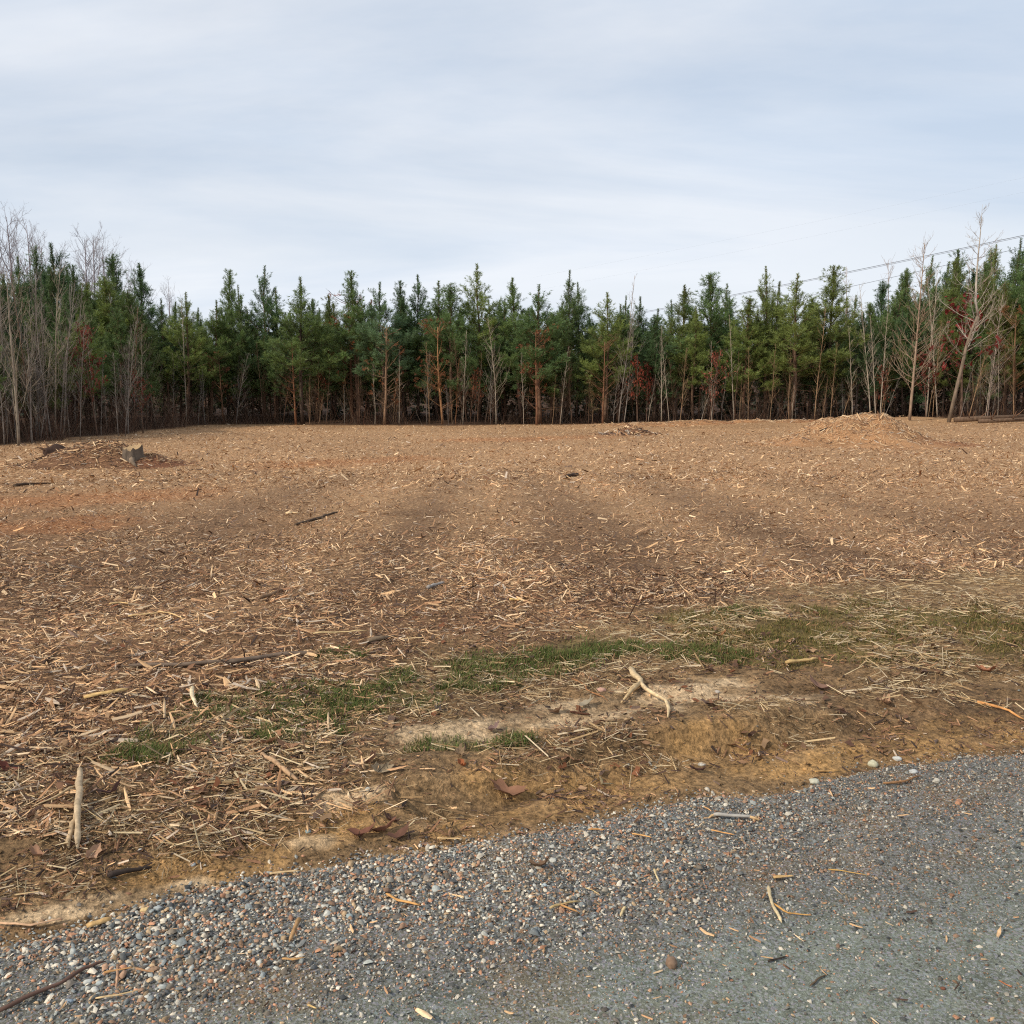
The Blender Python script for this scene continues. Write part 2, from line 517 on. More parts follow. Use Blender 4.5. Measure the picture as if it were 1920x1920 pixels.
# gravel road: stone dust with fine grit
m, nd, lk, b = mat_new("stone_dust")
a = N(nd, "ShaderNodeAttribute", attribute_name="Col")
c, n1 = mulnoise(nd, lk, a.outputs["Color"], 260, 0.55, 1.45, detail=3)
c, n2 = mulnoise(nd, lk, c, 14, 0.78, 1.22, detail=5)
c, n3 = mulnoise(nd, lk, c, 75, 0.62, 1.38, detail=4, rough=0.8)
vo = N(nd, "ShaderNodeTexVoronoi", i_Scale=150.0)
tcn = N(nd, "ShaderNodeTexCoord"); lk.new(tcn.outputs["Object"], vo.inputs["Vector"])
hs = N(nd, "ShaderNodeHueSaturation", i_Saturation=0.22, i_Value=0.5)
lk.new(vo.outputs["Color"], hs.inputs["Color"])
mr = N(nd, "ShaderNodeMapRange"); mr.inputs["From Min"].default_value = 0.55; mr.inputs["From Max"].default_value = 0.75
mr.inputs["To Min"].default_value = 0.0; mr.inputs["To Max"].default_value = 0.35
sx = N(nd, "ShaderNodeSeparateColor"); lk.new(vo.outputs["Color"], sx.inputs[0])
lk.new(sx.outputs[2], mr.inputs["Value"])
mm = N(nd, "ShaderNodeMix", data_type='RGBA'); lk.new(mr.outputs[0], mm.inputs["Factor"]); lk.new(c, mm.inputs["A"]); lk.new(hs.outputs[0], mm.inputs["B"])
lk.new(mm.outputs["Result"], b.inputs["Base Color"])
bump(nd, lk, b, n3.outputs["Fac"], 0.8, 0.010)
M["dust"] = m

# ------------------------------------------------------------------ ground sheet
def graded(a0, fine0, fine1, step, growth, end):
    L = list(np.arange(fine0, fine1, step)); s = step; x = fine1
    while x < end:
        L.append(x); s *= growth; x += s
    L.append(end)
    s = step * 3; x = fine0 - s; H = []
    while x > a0:
        H.append(x); s *= 1.35; x -= s
    H.append(a0)
    return np.array(H[::-1] + L)


xs_r = graded(0, 0.0, 3.0, 0.034, 1.08, 600.0)
xs_r = xs_r[xs_r >= 0]
xs = np.concatenate([-xs_r[:0:-1], xs_r])
ys = graded(-300.0, 2.4, 5.4, 0.026, 1.018, 60.0)
ys = np.concatenate([ys, [64, 70, 80, 95, 120, 160, 240, 400, 700, 1200]])
GX, GY = np.meshgrid(xs, ys)
GZ = hground(GX, GY)
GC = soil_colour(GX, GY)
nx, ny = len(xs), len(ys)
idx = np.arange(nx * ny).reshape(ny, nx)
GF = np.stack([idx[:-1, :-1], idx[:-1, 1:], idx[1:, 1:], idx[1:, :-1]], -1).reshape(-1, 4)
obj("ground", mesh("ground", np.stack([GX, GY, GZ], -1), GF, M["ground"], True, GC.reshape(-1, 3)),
    label="cleared field of brown shredded wood litter with sandy verge", kind="structure")

# road sheet, dipping under the verge at its ragged edge
rx = np.concatenate([np.arange(-40, -3.4, 0.6), np.arange(-3.4, 3.4, 0.08), np.arange(3.4, 40, 0.6)])
ry = np.concatenate([np.arange(-9.0, 1.6, 0.4), np.linspace(1.6, 2.0, 3), np.arange(2.03, 5.3, 0.03)])
TX, TY = np.meshgrid(rx, np.linspace(0, 1, 150))
YE = yedge(EDGE, TX) + 0.18
YB = np.minimum(-9.0, YE - 9)
tt = 1 - (1 - TY) ** 2.2
RY = YB + (YE - YB) * tt
RX = TX
rd = droad(RX, RY)
RZ = hground(RX, RY) + np.clip(-rd * 0.25, -0.02, 0.02)
RZ = RZ + (fbm(RX, RY, 0.05, 61, 2) - 0.5) * 0.006


def road_colour(x, y):
    dp = (yedge(PAVE, x) - y) + (fbm(x, y, 0.5, 62) - 0.5) * 0.9
    pv = sstep(-0.25, 0.3, dp)[..., None]
    n = fbm(x, y, 0.25, 63)[..., None]
    loose = lin(102, 99, 90) * (0.75 + 0.5 * n)
    dust = lin(112, 116, 104) * (0.78 + 0.42 * n)
    c = loose * (1 - pv) + dust * pv
    br = (sstep(0.58, 0.72, fbm(x, y, 0.35, 64))[..., None]) * 0.55 * (1 - 0.6 * pv)
    c = c * (1 - br) + br * lin(120, 100, 72)
    dk = (sstep(0.60, 0.75, fbm(x, y, 0.8, 66))[..., None]) * 0.3
    return c * (1 - dk) + dk * lin(84, 84, 80)


ridx = np.arange(RX.size).reshape(RX.shape)
RF = np.stack([ridx[:-1, :-1], ridx[:-1, 1:], ridx[1:, 1:], ridx[1:, :-1]], -1).reshape(-1, 4)
obj("gravel_road", mesh("gravel_road", np.stack([RX, RY, RZ], -1), RF, M["dust"], True, road_colour(RX, RY).reshape(-1, 3)),
    label="grey gravel track with packed stone dust in the foreground", kind="structure")


def surf(x, y):
    z = hground(x, y)
    d = droad(x, y)
    return np.where(d < 0.1, z + np.clip(-d * 0.25, 0, 0.02), z)


# ------------------------------------------------------------------ gravel stones
def stone_template(r):
    """crushed stone: tilted top facet, waist, buried foot"""
    V = []
    ph = r.uniform(0, 6.28)
    tilt = r.normal(0, 0.22, 2)
    for q, (rad, z) in enumerate([(0.32, 0.42), (0.55, -0.02)]):
        for i in range(4):
            a = ph + i * math.pi / 2 + r.normal() * 0.28 + 0.3 * q
            rr = rad * (1 + r.normal() * 0.2)
            X, Y = rr * math.cos(a), rr * math.sin(a)
            V.append([X, Y, z + r.normal() * 0.06 + (0 if q else X * tilt[0] + Y * tilt[1])])
    F = [[0, 1, 2], [0, 2, 3]]
    for i in range(4):
        j = (i + 1) % 4
        F += [[i, 4 + i, j], [j, 4 + i, 4 + j]]
    return np.array(V), np.array(F)


def scatter_mesh(templates, P, S, yaw, tilt, col, r):
    """P (n,3), S (n,3) sizes, yaw, tilt (n,2)"""
    n = len(P)
    pick = r.integers(0, len(templates), n)
    Vs, Fs, Cs = [], [], []; base = 0
    for t, (TV, TF) in enumerate(templates):
        s = np.where(pick == t)[0]
        if not len(s):
            continue
        v = TV[None] * S[s][:, None, :]
        # tilt: shear z by local x,y slope
        v[:, :, 2] += v[:, :, 0] * tilt[s, 0][:, None] + v[:, :, 1] * tilt[s, 1][:, None]
        c, sn = np.cos(yaw[s])[:, None], np.sin(yaw[s])[:, None]
        X = v[:, :, 0] * c - v[:, :, 1] * sn; Y = v[:, :, 0] * sn + v[:, :, 1] * c
        W = np.stack([X, Y, v[:, :, 2]], -1) + P[s][:, None, :]
        k = TV.shape[0]
        Vs.append(W.reshape(-1, 3))
        Fs.append((TF[None] + (np.arange(len(s)) * k)[:, None, None]).reshape(-1, 3) + base)
        Cs.append(np.repeat(col[s], k, axis=0))
        base += len(s) * k
    return np.concatenate(Vs), np.concatenate(Fs), np.concatenate(Cs)


ST = [stone_template(RNG) for _ in range(14)]
STONE_COLS = np.array([lin(*c) for c in [(140, 146, 146), (160, 163, 160), (116, 124, 128), (182, 178, 168), (96, 100, 102), (156, 128, 108), (164, 124, 100), (132, 108, 88),
                                         (186, 180, 168), (110, 104, 96), (70, 74, 78), (158, 138, 112), (96, 92, 88)]])


def view_ok(x, y, pad=0.06):
    dep = y * CP + (CAMZ) * SP
    return np.abs(x / np.maximum(dep, 0.1)) < 960 / FPX + pad


n = 520000
sx_ = RNG.uniform(-3.2, 3.4, n); sy_ = RNG.uniform(1.9, 5.4, n)
d = droad(sx_, sy_)
dp = (yedge(PAVE, sx_) - sy_) + (fbm(sx_, sy_, 0.5, 62) - 0.5) * 0.9
loose = sstep(0.5, -0.6, dp)
edge_fade = sstep(0.10, -0.06, d)
strag = 0.03 * sstep(0.8, 0.0, d) * (vnoise(sx_, sy_, 0.12, 71) > 0.6)
dens = (0.16 + 0.84 * loose) * edge_fade + strag
keep = (RNG.uniform(0, 1, n) < dens * 0.58) & view_ok(sx_, sy_)
sx_, sy_, loose, d = sx_[keep], sy_[keep], loose[keep], d[keep]
n = len(sx_)
big = sstep(0.3, 1.0, loose) * (0.65 + 0.7 * sstep(0.3, 0.75, fbm(sx_, sy_, 0.5, 72))) * sstep(2.2, -1.2, sx_) 
size = np.exp(RNG.normal(0, 0.40, n)) * (0.0055 + 0.0034 * big)
size = np.clip(size, 0.0035, 0.028)
cols = STONE_COLS[RNG.integers(0, len(STONE_COLS), n)] * (RNG.uniform(0.6, 1.5, n) * (1.0 - 0.25 * sstep(-0.4, 1.4, sx_)))[:, None] * np.array([1.07, 1.0, 0.90])
S = np.stack([size * RNG.uniform(0.95, 1.5, n), size * RNG.uniform(0.75, 1.05, n), size * RNG.uniform(0.55, 1.0, n)], 1)
P = np.stack([sx_, sy_, surf(sx_, sy_) + size * RNG.uniform(-0.1, 0.35, n) * (0.4 + 0.6 * loose)], 1)
V, F, C = scatter_mesh(ST, P, S, RNG.uniform(0, 6.28, n), RNG.normal(0, 0.25, (n, 2)), cols, RNG)
obj("gravel", mesh("gravel", V, F, M["stone"], False, C), label="loose grey and rust coloured gravel along the track edge", cat="gravel", kind="stuff")
print("gravel stones", n, "tris", len(F))

# ------------------------------------------------------------------ shredded wood, straw, leaves (stuff)
def splinter_template(r, st):
    """thin split-wood sliver, ridge on top, tapered ragged ends; unit length along x"""
    V, F = [], []
    bend = r.normal() * 0.10; zb = r.uniform(0, 0.35)
    for i in range(st):
        t = i / (st - 1)
        w = [0.35, 1.0, 0.4][i] if st == 3 else r.uniform(0.45, 1.0)
        w *= r.uniform(0.7, 1.2)
        yo = bend * (1 - (2 * t - 1) ** 2)
        zo = zb * (2 * t - 1) ** 2
        sh = r.normal() * 0.06
        V += [[t - 0.5 + sh, yo - 0.5 * w, zo], [t - 0.5, yo + 0.25 * r.normal() * w, zo + 1.0], [t - 0.5 - sh, yo + 0.5 * w, zo]]
    for i in range(st - 1):
        a = 3 * i
        for k in (0, 1):
            F += [[a + k, a + 3 + k, a + 4 + k], [a + k, a + 4 + k, a + 1 + k]]
    V = np.array(V)
    # bend is in units of length: scale handled by caller (y is width units) -> keep small
    return V, np.array(F)


SPL3 = [splinter_template(RNG, 3) for _ in range(12)]
SPL2 = [splinter_template(RNG, 2) for _ in range(10)]
SPL1 = []
for _ in range(10):
    w0, w1 = RNG.uniform(0.4, 1.0, 2); tz = RNG.normal(0, 0.5)
    SPL1.append((np.array([[-0.5, -0.5 * w0, tz + 0.3], [-0.5, 0.5 * w0, 0.6], [0.5, 0.5 * w1, 0.3 - tz], [0.5, -0.5 * w1, 0.7]]), np.array([[0, 3, 2], [0, 2, 1]])))
CHIP_COLS = np.array([lin(*c) for c in [(216, 186, 148), (198, 162, 122), (178, 138, 102), (158, 120, 88), (138, 102, 76), (120, 88, 66), (98, 74, 58), (82, 64, 54), (190, 170, 148), (208, 168, 124), (112, 92, 80), (60, 48, 42)]])


def chip_colours(x, y, n, wts):
    k = RNG.choice(len(CHIP_COLS), n, p=np.array(wts) / sum(wts))
    c = CHIP_COLS[k] * RNG.uniform(0.75, 1.32, n)[:, None]
    dk = bands(x, y, DARKB, 51); pb = bands(x, y, PALEB, 52); ob = bands(x, y, ORANGEB, 53)
    c = c * (1 - 0.15 * dk * RNG.uniform(0.2, 1, n))[:, None] * (1 + 0.15 * pb)[:, None]
    c = c * (1 - ob[:, None] * np.array([0.05, 0.22, 0.36]) * 0.65)
    return c


def litter(name, label, cat, N0, ydist, xfun, dens, lens, asp, thick, tmpl, wts, lift=0.004, tilt=0.18, yawbias=None, mat="chips", group=None, colfun=None):
    y = ydist(N0)
    x = xfun(y, N0)
    k = RNG.uniform(0, 1, N0) < dens(x, y)
    k &= view_ok(x, y)
    x, y = x[k], y[k]; n = len(x)
    L = np.exp(RNG.normal(math.log(lens[0]), lens[1], n)).clip(lens[2], lens[3])
    W = L * RNG.uniform(asp[0], asp[1], n)
    T = W * RNG.uniform(thick[0], thick[1], n)
    c = colfun(x, y, n) if colfun else chip_colours(x, y, n, wts)
    P = np.stack([x, y, surf(x, y) + RNG.uniform(0, lift, n)], 1)
    yaw = RNG.uniform(0, 6.28, n) if yawbias is None else RNG.normal(yawbias[0], yawbias[1], n)
    S = np.stack([L, W, T], 1)
    tl = RNG.normal(0, tilt, (n, 2)); tl[:, 1] *= 0.6
    P[:, 2] += np.abs(tl[:, 0]) * L * 0.35
    V, F, C = scatter_mesh(tmpl, P, S, yaw, tl, c, RNG)
    o = obj(name, mesh(name, V, F, M[mat], False, C), label=label, cat=cat, kind="stuff", group=group)
    print(name, n, "tris", len(F))
    return o


def xspan(y, n):
    w = (y * CP + CAMZ * SP) * (960 / FPX + 0.06)
    return RNG.uniform(-1, 1, n) * w


def ypow(a, b, p):
    def f(n):
        u = RNG.uniform(0, 1, n)
        return (a ** p + u * (b ** p - a ** p)) ** (1 / p)
    return f


def dens_mulch(x, y):
    return np.maximum(sstep(-0.25, 0.45, dmul(x, y)), 0.55 * sstep(-0.3, -1.3, x) * sstep(0.15, 0.4, droad(x, y))) * (0.45 + 0.75 * fbm(x, y, 0.7, 81)) * (1 - 0.3 * bands(x, y, DARKB, 51))


def in_clearing(x, y):
    t = treeline_y(x) - 0.4
    return (y < t) * (x > -16.2 + (fbm(x, y, 3.0, 47, 2) - 0.5) * 1.5)


W_NEAR = [10, 11, 9, 8, 6, 6, 5, 5, 7, 6, 4, 4]
def clump(x, y):
    return 0.25 + 1.1 * sstep(0.34, 0.66, fbm(x, y, 0.45, 87, 3))


litter("wood_mulch", "coarse pale and brown shredded wood covering the near field", "mulch", 100000, ypow(3.2, 10.5, -0.4), xspan, lambda x, y: dens_mulch(x, y) * clump(x, y) * (1.15 - 0.55 * sstep(-1.0, 1.5, x)),
       (0.040, 0.5, 0.012, 0.14), (0.04, 0.17), (0.25, 0.7), SPL3, W_NEAR, lift=0.016, tilt=0.25)
litter("fine_mulch", "fine brown wood shreds between the coarse chips of the near field", "mulch", 100000, ypow(3.2, 8.5, 0.2), xspan, dens_mulch,
       (0.024, 0.45, 0.008, 0.07), (0.05, 0.18), (0.3, 0.8), SPL2, [5, 7, 8, 9, 9, 9, 8, 6, 4, 4, 5, 4], lift=0.008, tilt=0.3)
litter("middle_mulch", "fine tan and brown wood shreds over the middle of the field", "mulch", 200000, ypow(7.0, 20, 0.2), xspan, lambda x, y: dens_mulch(x, y) * (0.5 + 0.6 * clump(x, y)),
       (0.031, 0.55, 0.010, 0.13), (0.05, 0.2), (0.3, 0.8), SPL1, [8, 10, 10, 9, 8, 7, 6, 5, 5, 6, 4, 3], lift=0.010, tilt=0.3)
litter("field_mulch", "tan shredded wood spread over the far part of the clearing", "mulch", 225000, ypow(14, 50, 0.3), xspan,
       lambda x, y: in_clearing(x, y) * sstep(14, 19, y) * (0.55 + 0.6 * fbm(x, y, 1.5, 82)) * (1 - 0.3 * bands(x, y, DARKB, 51)),
       (0.048, 0.5, 0.02, 0.2), (0.07, 0.26), (0.3, 0.8), SPL1, [13, 14, 11, 8, 6, 5, 4, 3, 6, 10, 3, 3], lift=0.012, tilt=0.3)

STRAW = np.array([lin(*c) for c in [(206, 184, 146), (188, 162, 122), (166, 138, 100), (146, 118, 84), (196, 176, 146), (122, 98, 70)]])


def straw_cols(x, y, n):
    return STRAW[RNG.integers(0, len(STRAW), n)] * RNG.uniform(0.7, 1.1, n)[:, None]


def dens_straw(x, y):
    d = droad(x, y); ue = (y - yedge(EDGE, x)) * 0.93
    m = sstep(0.10, 0.30, d) * sstep(0.6, -0.3, dmul(x, y))
    n_ = fbm(x, y, 0.45, 83, 3)
    left = sstep(-0.2, -1.2, x)
    right = 0.6 * sstep(0.6, 1.6, x) * sstep(0.9, 1.3, ue)
    sa = blobs(x, y, SAND, 3, 0.14, 0.9); cl = blobs(x, y, CLAY, 2, 0.22, 0.8)
    g = np.maximum(sstep(0.38, 0.66, n_) * (0.45 + 0.45 * right), left * sstep(0.30, 0.6, n_) * 0.8)
    return m * g * (1 - 0.85 * sa) * (1 - 0.65 * cl) * (1 - 0.25 * blobs(x, y, GRASS, 6, 0.2))


litter("dry_straw", "dry tan grass straw strewn over the verge", "straw", 170000, ypow(2.7, 9.5, 0.2), xspan, dens_straw,
       (0.042, 0.55, 0.014, 0.14), (0.025, 0.07), (0.5, 1.0), SPL2, None, lift=0.02, tilt=0.22, colfun=straw_cols)
litter("verge_litter", "small dark bark and twig bits on the sandy verge", "litter", 75000, ypow(2.7, 7.5, 0.3), xspan,
       lambda x, y: sstep(-0.02, 0.2, droad(x, y)) * sstep(0.8, 0.0, dmul(x, y)) * (0.12 + 0.9 * sstep(0.42, 0.66, fbm(x, y, 0.3, 84, 3))) * (1 - 0.6 * blobs(x, y, SAND, 3, 0.14, 0.9)),
       (0.018, 0.55, 0.006, 0.055), (0.06, 0.28), (0.3, 0.8), SPL2, [0, 1, 3, 6, 8, 9, 9, 9, 2, 1, 7, 8], lift=0.006, tilt=0.3)
litter("track_litter", "few small wood bits scattered on the gravel track", "litter", 9000, ypow(1.9, 5, 0.8), xspan,
       lambda x, y: (droad(x, y) < 0.05) * 0.07, (0.02, 0.5, 0.008, 0.07), (0.08, 0.3), (0.4, 0.8), SPL3, [8, 9, 8, 4, 4, 3, 3, 3, 3, 9, 2, 2], lift=0.014, tilt=0.12)

CRUMB = [t for t in ST]
n0 = 56000
y = ypow(2.6, 7.0, 0.3)(n0); x = xspan(y, n0)
k = RNG.uniform(0, 1, n0) < sstep(-0.02, 0.12, droad(x, y)) * sstep(0.9, 0.0, dmul(x, y)) * (0.15 + 0.6 * sstep(0.40, 0.65, fbm(x * 0.4, y, 0.16, 86, 4))) * (1 - 0.85 * blobs(x, y, SAND, 3, 0.14, 0.9))
x, y = x[k], y[k]; n = len(x)
sz = np.exp(RNG.normal(0, 0.5, n)).clip(0.4, 3.5) * 0.0075
cc = soil_colour(x, y) * RNG.uniform(0.55, 1.35, n)[:, None]
V, F, C = scatter_mesh(CRUMB, np.stack([x, y, surf(x, y)], 1), np.stack([sz * 1.3, sz, sz], 1), RNG.uniform(0, 6.28, n), RNG.normal(0, 0.3, (n, 2)), cc, RNG)
print("crumbs", n)
obj("soil_crumbs", mesh("soil_crumbs", V, F, M["chips"], False, C), label="loose brown soil crumbs and clods on the verge", cat="soil", kind="stuff")

# dead leaves (flat lobed scraps) as a loose layer
def leaf_template(r):
    k = 7
    V = [[0, 0, 0.05]]
    for i in range(k):
        a = i * 2 * math.pi / k
        rr = 0.5 * (1.0 if i % 2 == 0 else 0.55) * r.uniform(0.7, 1.15)
        V.append([rr * math.cos(a) * 1.25, rr * math.sin(a) * 0.8, r.uniform(-0.02, 0.16)])
    F = [[0, 1 + i, 1 + (i + 1) % k] for i in range(k)]
    return np.array(V), np.array(F)


LEAF = [leaf_template(RNG) for _ in range(10)]
LEAFC = np.array([lin(*c) for c in [(128, 96, 74), (104, 78, 62), (150, 116, 88), (92, 68, 56), (168, 136, 104), (112, 92, 80), (136, 90, 64)]])
y = ypow(3.0, 9, 0.5)(9000); x = xspan(y, 9000)
k = (RNG.uniform(0, 1, 9000) < sstep(0.15, 0.4, droad(x, y)) * sstep(0.42, 0.62, fbm(x, y, 0.4, 85, 3)) * 0.55 * sstep(9, 5.5, y) * (1 - 0.8 * blobs(x, y, SAND, 3, 0.14, 0.9)))
x, y = x[k], y[k]; n = len(x)
sz = RNG.uniform(0.02, 0.065, n)
V, F, C = scatter_mesh(LEAF, np.stack([x, y, surf(x, y) + RNG.uniform(0.004, 0.02, n)], 1), np.stack([sz, sz, sz * RNG.uniform(0.4, 1.4, n)], 1), RNG.uniform(0, 6.28, n),
                       RNG.normal(0, 0.3, (n, 2)), LEAFC[RNG.integers(0, len(LEAFC), n)] * RNG.uniform(0.7, 1.15, n)[:, None], RNG)
obj("leaf_litter", mesh("leaf_litter", V, F, M["grass"], False, C), label="crumbled brown dead leaves among the straw of the verge", cat="leaf litter", kind="stuff")

# ------------------------------------------------------------------ grass
def grass_blades(n0, masks, h, cols, seed, name, label, thr=1.0, ns=0.2):
    y = ypow(3.3, 9.5, 0.8)(n0); x = xspan(y, n0)
    m = blobs(x, y, masks, seed, ns) ** 0.7 * (0.08 + 1.35 * sstep(0.36, 0.68, fbm(x, y, 0.16, 91, 3))) * thr
    k = RNG.uniform(0, 1, n0) < m
    x, y = x[k], y[k]; n = len(x)
    H = RNG.uniform(h[0], h[1], n) * (0.5 + 1.0 * fbm(x, y, 0.3, 92, 2)); a = RNG.uniform(0, 6.28, n); w = RNG.uniform(0.0012, 0.0026, n)
    lean = RNG.uniform(0.3, 1.3, n) * H
    z = surf(x, y)
    px_, py_ = -np.sin(a), np.cos(a); dx_, dy_ = np.cos(a), np.sin(a)
    B = np.stack([x, y, z - 0.004], 1)
    side = np.stack([px_ * w, py_ * w, 0 * w], 1)
    mid = B + np.stack([dx_ * lean * 0.35, dy_ * lean * 0.35, H * 0.65], 1)
    tip = B + np.stack([dx_ * lean, dy_ * lean, H], 1)
    V = np.stack([B - side, B + side, mid - side * 0.8, mid + side * 0.8, tip], 1).reshape(-1, 3)
    F = (np.array([[0, 1, 3], [0, 3, 2], [2, 3, 4]])[None] + (np.arange(n) * 5)[:, None, None]).reshape(-1, 3)
    C = np.repeat(cols[RNG.integers(0, len(cols), n)] * RNG.uniform(0.7, 1.25, n)[:, None], 5, axis=0)
    obj(name, mesh(name, V, F, M["grass"], False, C), label=label, cat="grass", kind="stuff")
    print(name, n)


GC1 = np.array([lin(*c) for c in [(82, 100, 50), (102, 118, 60), (70, 86, 44), (118, 118, 70), (94, 108, 54), (144, 126, 86), (126, 104, 72)]])
GC2 = np.array([lin(*c) for c in [(110, 104, 56), (92, 96, 48), (134, 116, 72), (158, 132, 90), (78, 84, 42), (120, 98, 62)]])
grass_blades(760000, GRASS, (0.015, 0.045), GC1, 6, "green_grass", "low green grass patches along the verge")
grass_blades(380000, OLIVE, (0.015, 0.04), GC2, 4, "olive_grass", "thin olive brown grass on the right of the verge", 0.7, 0.4)

# ------------------------------------------------------------------ trees
def rot_about(v, axis, ang):
    axis = axis / (np.linalg.norm(axis) + 1e-9)
    return v * math.cos(ang) + np.cross(axis, v) * math.sin(ang) + axis * (axis @ v) * (1 - math.cos(ang))


def norm(v):
    return v / (np.linalg.norm(v) + 1e-9)


class Tufts:
    """needle brushes: base point, direction, length, spread"""
    def __init__(s):
        s.p = []; s.d = []; s.l = []; s.nl = []

    def add(s, p, d, l, nl):
        s.p.append(p); s.d.append(d); s.l.append(l); s.nl.append(nl)

    def build(s, r, per=26, w=0.02):
        P = np.array(s.p); D = np.array(s.d); L = np.array(s.l); NL = np.array(s.nl)
        n = len(P)
        D = D / np.linalg.norm(D, axis=1)[:, None]
        ref = np.where(np.abs(D[:, 2:3]) < 0.9, np.array([[0, 0, 1.0]]), np.array([[1.0, 0, 0]]))
        A = np.cross(D, ref); A /= np.linalg.norm(A, axis=1)[:, None]
        B = np.cross(D, A)
        t = r.uniform(0.0, 1.0, (n, per)); th = r.uniform(0, 6.28, (n, per)); an = r.uniform(0.45, 1.1, (n, per)) * (1.15 - 0.5 * t)
        base = P[:, None] + D[:, None] * (t * L[:, None])[..., None]
        rad = np.cos(th)[..., None] * A[:, None] + np.sin(th)[..., None] * B[:, None]
        dr = np.cos(an)[..., None] * D[:, None] + np.sin(an)[..., None] * rad
        dr[..., 2] -= 0.12
        nl = NL[:, None] * r.uniform(0.75, 1.15, (n, per))
        tip = base + dr * nl[..., None]
        sd = np.cross(dr, r.normal(size=(n, per, 3))); sd /= np.linalg.norm(sd, axis=2)[..., None] + 1e-9
        sd = sd * w * 0.5
        mid = base + dr * (nl * 0.35)[..., None]
        V = np.stack([base, mid - sd, mid + sd, tip], 2).reshape(-1, 3)
        F = (np.array([[0, 1, 2], [1, 3, 2]])[None] + (np.arange(n * per) * 4)[:, None, None]).reshape(-1, 3)
        return V, F


def make_pine(seed, H=8.6, base=0.33, wid=1.55, dens=1.0, per=20, pexp=0.85, lead=0.75, dead=True, nw=0.019):
    r = np.random.default_rng(seed)
    tb = MB(); tf = Tufts(); dead_t = Tufts()
    nz = 10
    zz = np.linspace(0, 1, nz)
    wob = np.cumsum(r.normal(0, 0.028, (nz, 2)), axis=0); wob[0] = 0
    TP = np.stack([wob[:, 0], wob[:, 1], zz * H], 1)
    tb.tube(TP, 0.085 * (1 - 0.93 * zz) * (H / 8.6) + 0.006, 6)

    def tp(z):
        return np.array([np.interp(z, TP[:, 2], TP[:, 0]), np.interp(z, TP[:, 2], TP[:, 1]), z])
    z = 0.5
    while z < H - lead:
        f = z / H
        nb = r.integers(3, 6)
        a0 = r.uniform(0, 6.28)
        for i in range(nb):
            a = a0 + i * 6.28 / nb + r.normal(0, 0.25)
            if f < base:
                if not dead or r.uniform() < 0.35:
                    continue
                L = r.uniform(0.4, 1.3); el = r.uniform(-0.15, 0.45)
            else:
                g = (f - base) / (1 - base)
                prof = min(1.0, 0.6 + g * 2.0) * (1 - g) ** pexp + 0.06
                L = max(wid * prof * r.uniform(0.65, 1.2), 0.38)
                el = 0.20 + 1.25 * g ** 0.9 + r.normal(0, 0.09)
            d = np.array([math.cos(a) * math.cos(el), math.sin(a) * math.cos(el), math.sin(el)])
            p0 = tp(z)
            pts = [p0]; dd = d.copy(); m = 4
            for q in range(m):
                dd = norm(dd + np.array([0, 0, 0.10 if f >= base else -0.02]) + r.normal(0, 0.05, 3))
                pts.append(pts[-1] + dd * L / m)
            rb = 0.008 + 0.011 * L
            tb.tube(pts, np.linspace(rb, 0.004, m + 1), 3, False)
            if f < base:
                if r.uniform() < 0.5:
                    for q in range(2):
                        s = pts[r.integers(1, m)]
                        e = s + norm(dd + r.normal(0, 0.7, 3)) * L * 0.35
                        tb.tube([s, e], [0.006, 0.003], 3, False)
                continue
            pts = np.array(pts)
            # brushes: in line along the outer branch, plus side shoots
            nl = 0.21 if g < 0.55 else 0.165
            seg = 0.20
            t0 = 0.45 * (1 - g) + 0.08
            nk = max(1, int(L * (1 - t0) / seg))
            for q in range(nk + 1):
                t = t0 + (1 - t0) * q / max(nk, 1)
                fi = min(t, 0.999) * m; i0 = int(fi); s = pts[i0] + (pts[i0 + 1] - pts[i0]) * (fi - i0)
                sd = norm(pts[i0 + 1] - pts[i0] + np.array([0, 0, 0.10]))
                tf.add(s, sd, 0.26, nl)
            ns_ = int(round(L / 0.11 * dens * (1 - 0.55 * g)))
            for q in range(ns_):
                t = r.uniform(t0, 1.0)
                fi = min(t, 0.999) * m; i0 = int(fi); s = pts[i0] + (pts[i0 + 1] - pts[i0]) * (fi - i0)
                sd = norm(dd * 0.6 + r.normal(0, 0.5, 3) + np.array([0, 0, 0.3]))
                sl = r.uniform(0.12, 0.55) * (0.35 + 0.65 * L / wid)
                e = s + sd * sl
                if sl > 0.2:
                    tb.tube([s, e], [0.006, 0.003], 3, False)
                up = norm(sd + np.array([0, 0, 0.45]))
                tf.add(e - sd * 0.06, up, r.uniform(0.18, 0.30), nl)
                if sl > 0.3:
                    tf.add(s + sd * sl * 0.55, sd, 0.2, nl)
        z += (r.uniform(0.30, 0.48) + 0.18 * max(0, f - 0.6)) if f > base else r.uniform(0.22, 0.4)
    # leader candle
    for q in range(7):
        tf.add(tp(H - 0.14 * (q + 1)), np.array([r.normal(0, 0.06), r.normal(0, 0.06), 1.0]), 0.16, 0.15); tf.add(tp(H - 0.14 * (q + 1)), np.array([r.normal(0, 0.1), r.normal(0, 0.1), 1.0]), 0.14, 0.14)
    trunk = tb.build("pine_trunk", M["bark"], True)
    V, F = tf.build(r, per, nw)
    crown = mesh("pine_crown", V, F, M["needles"])
    return trunk, crown, H


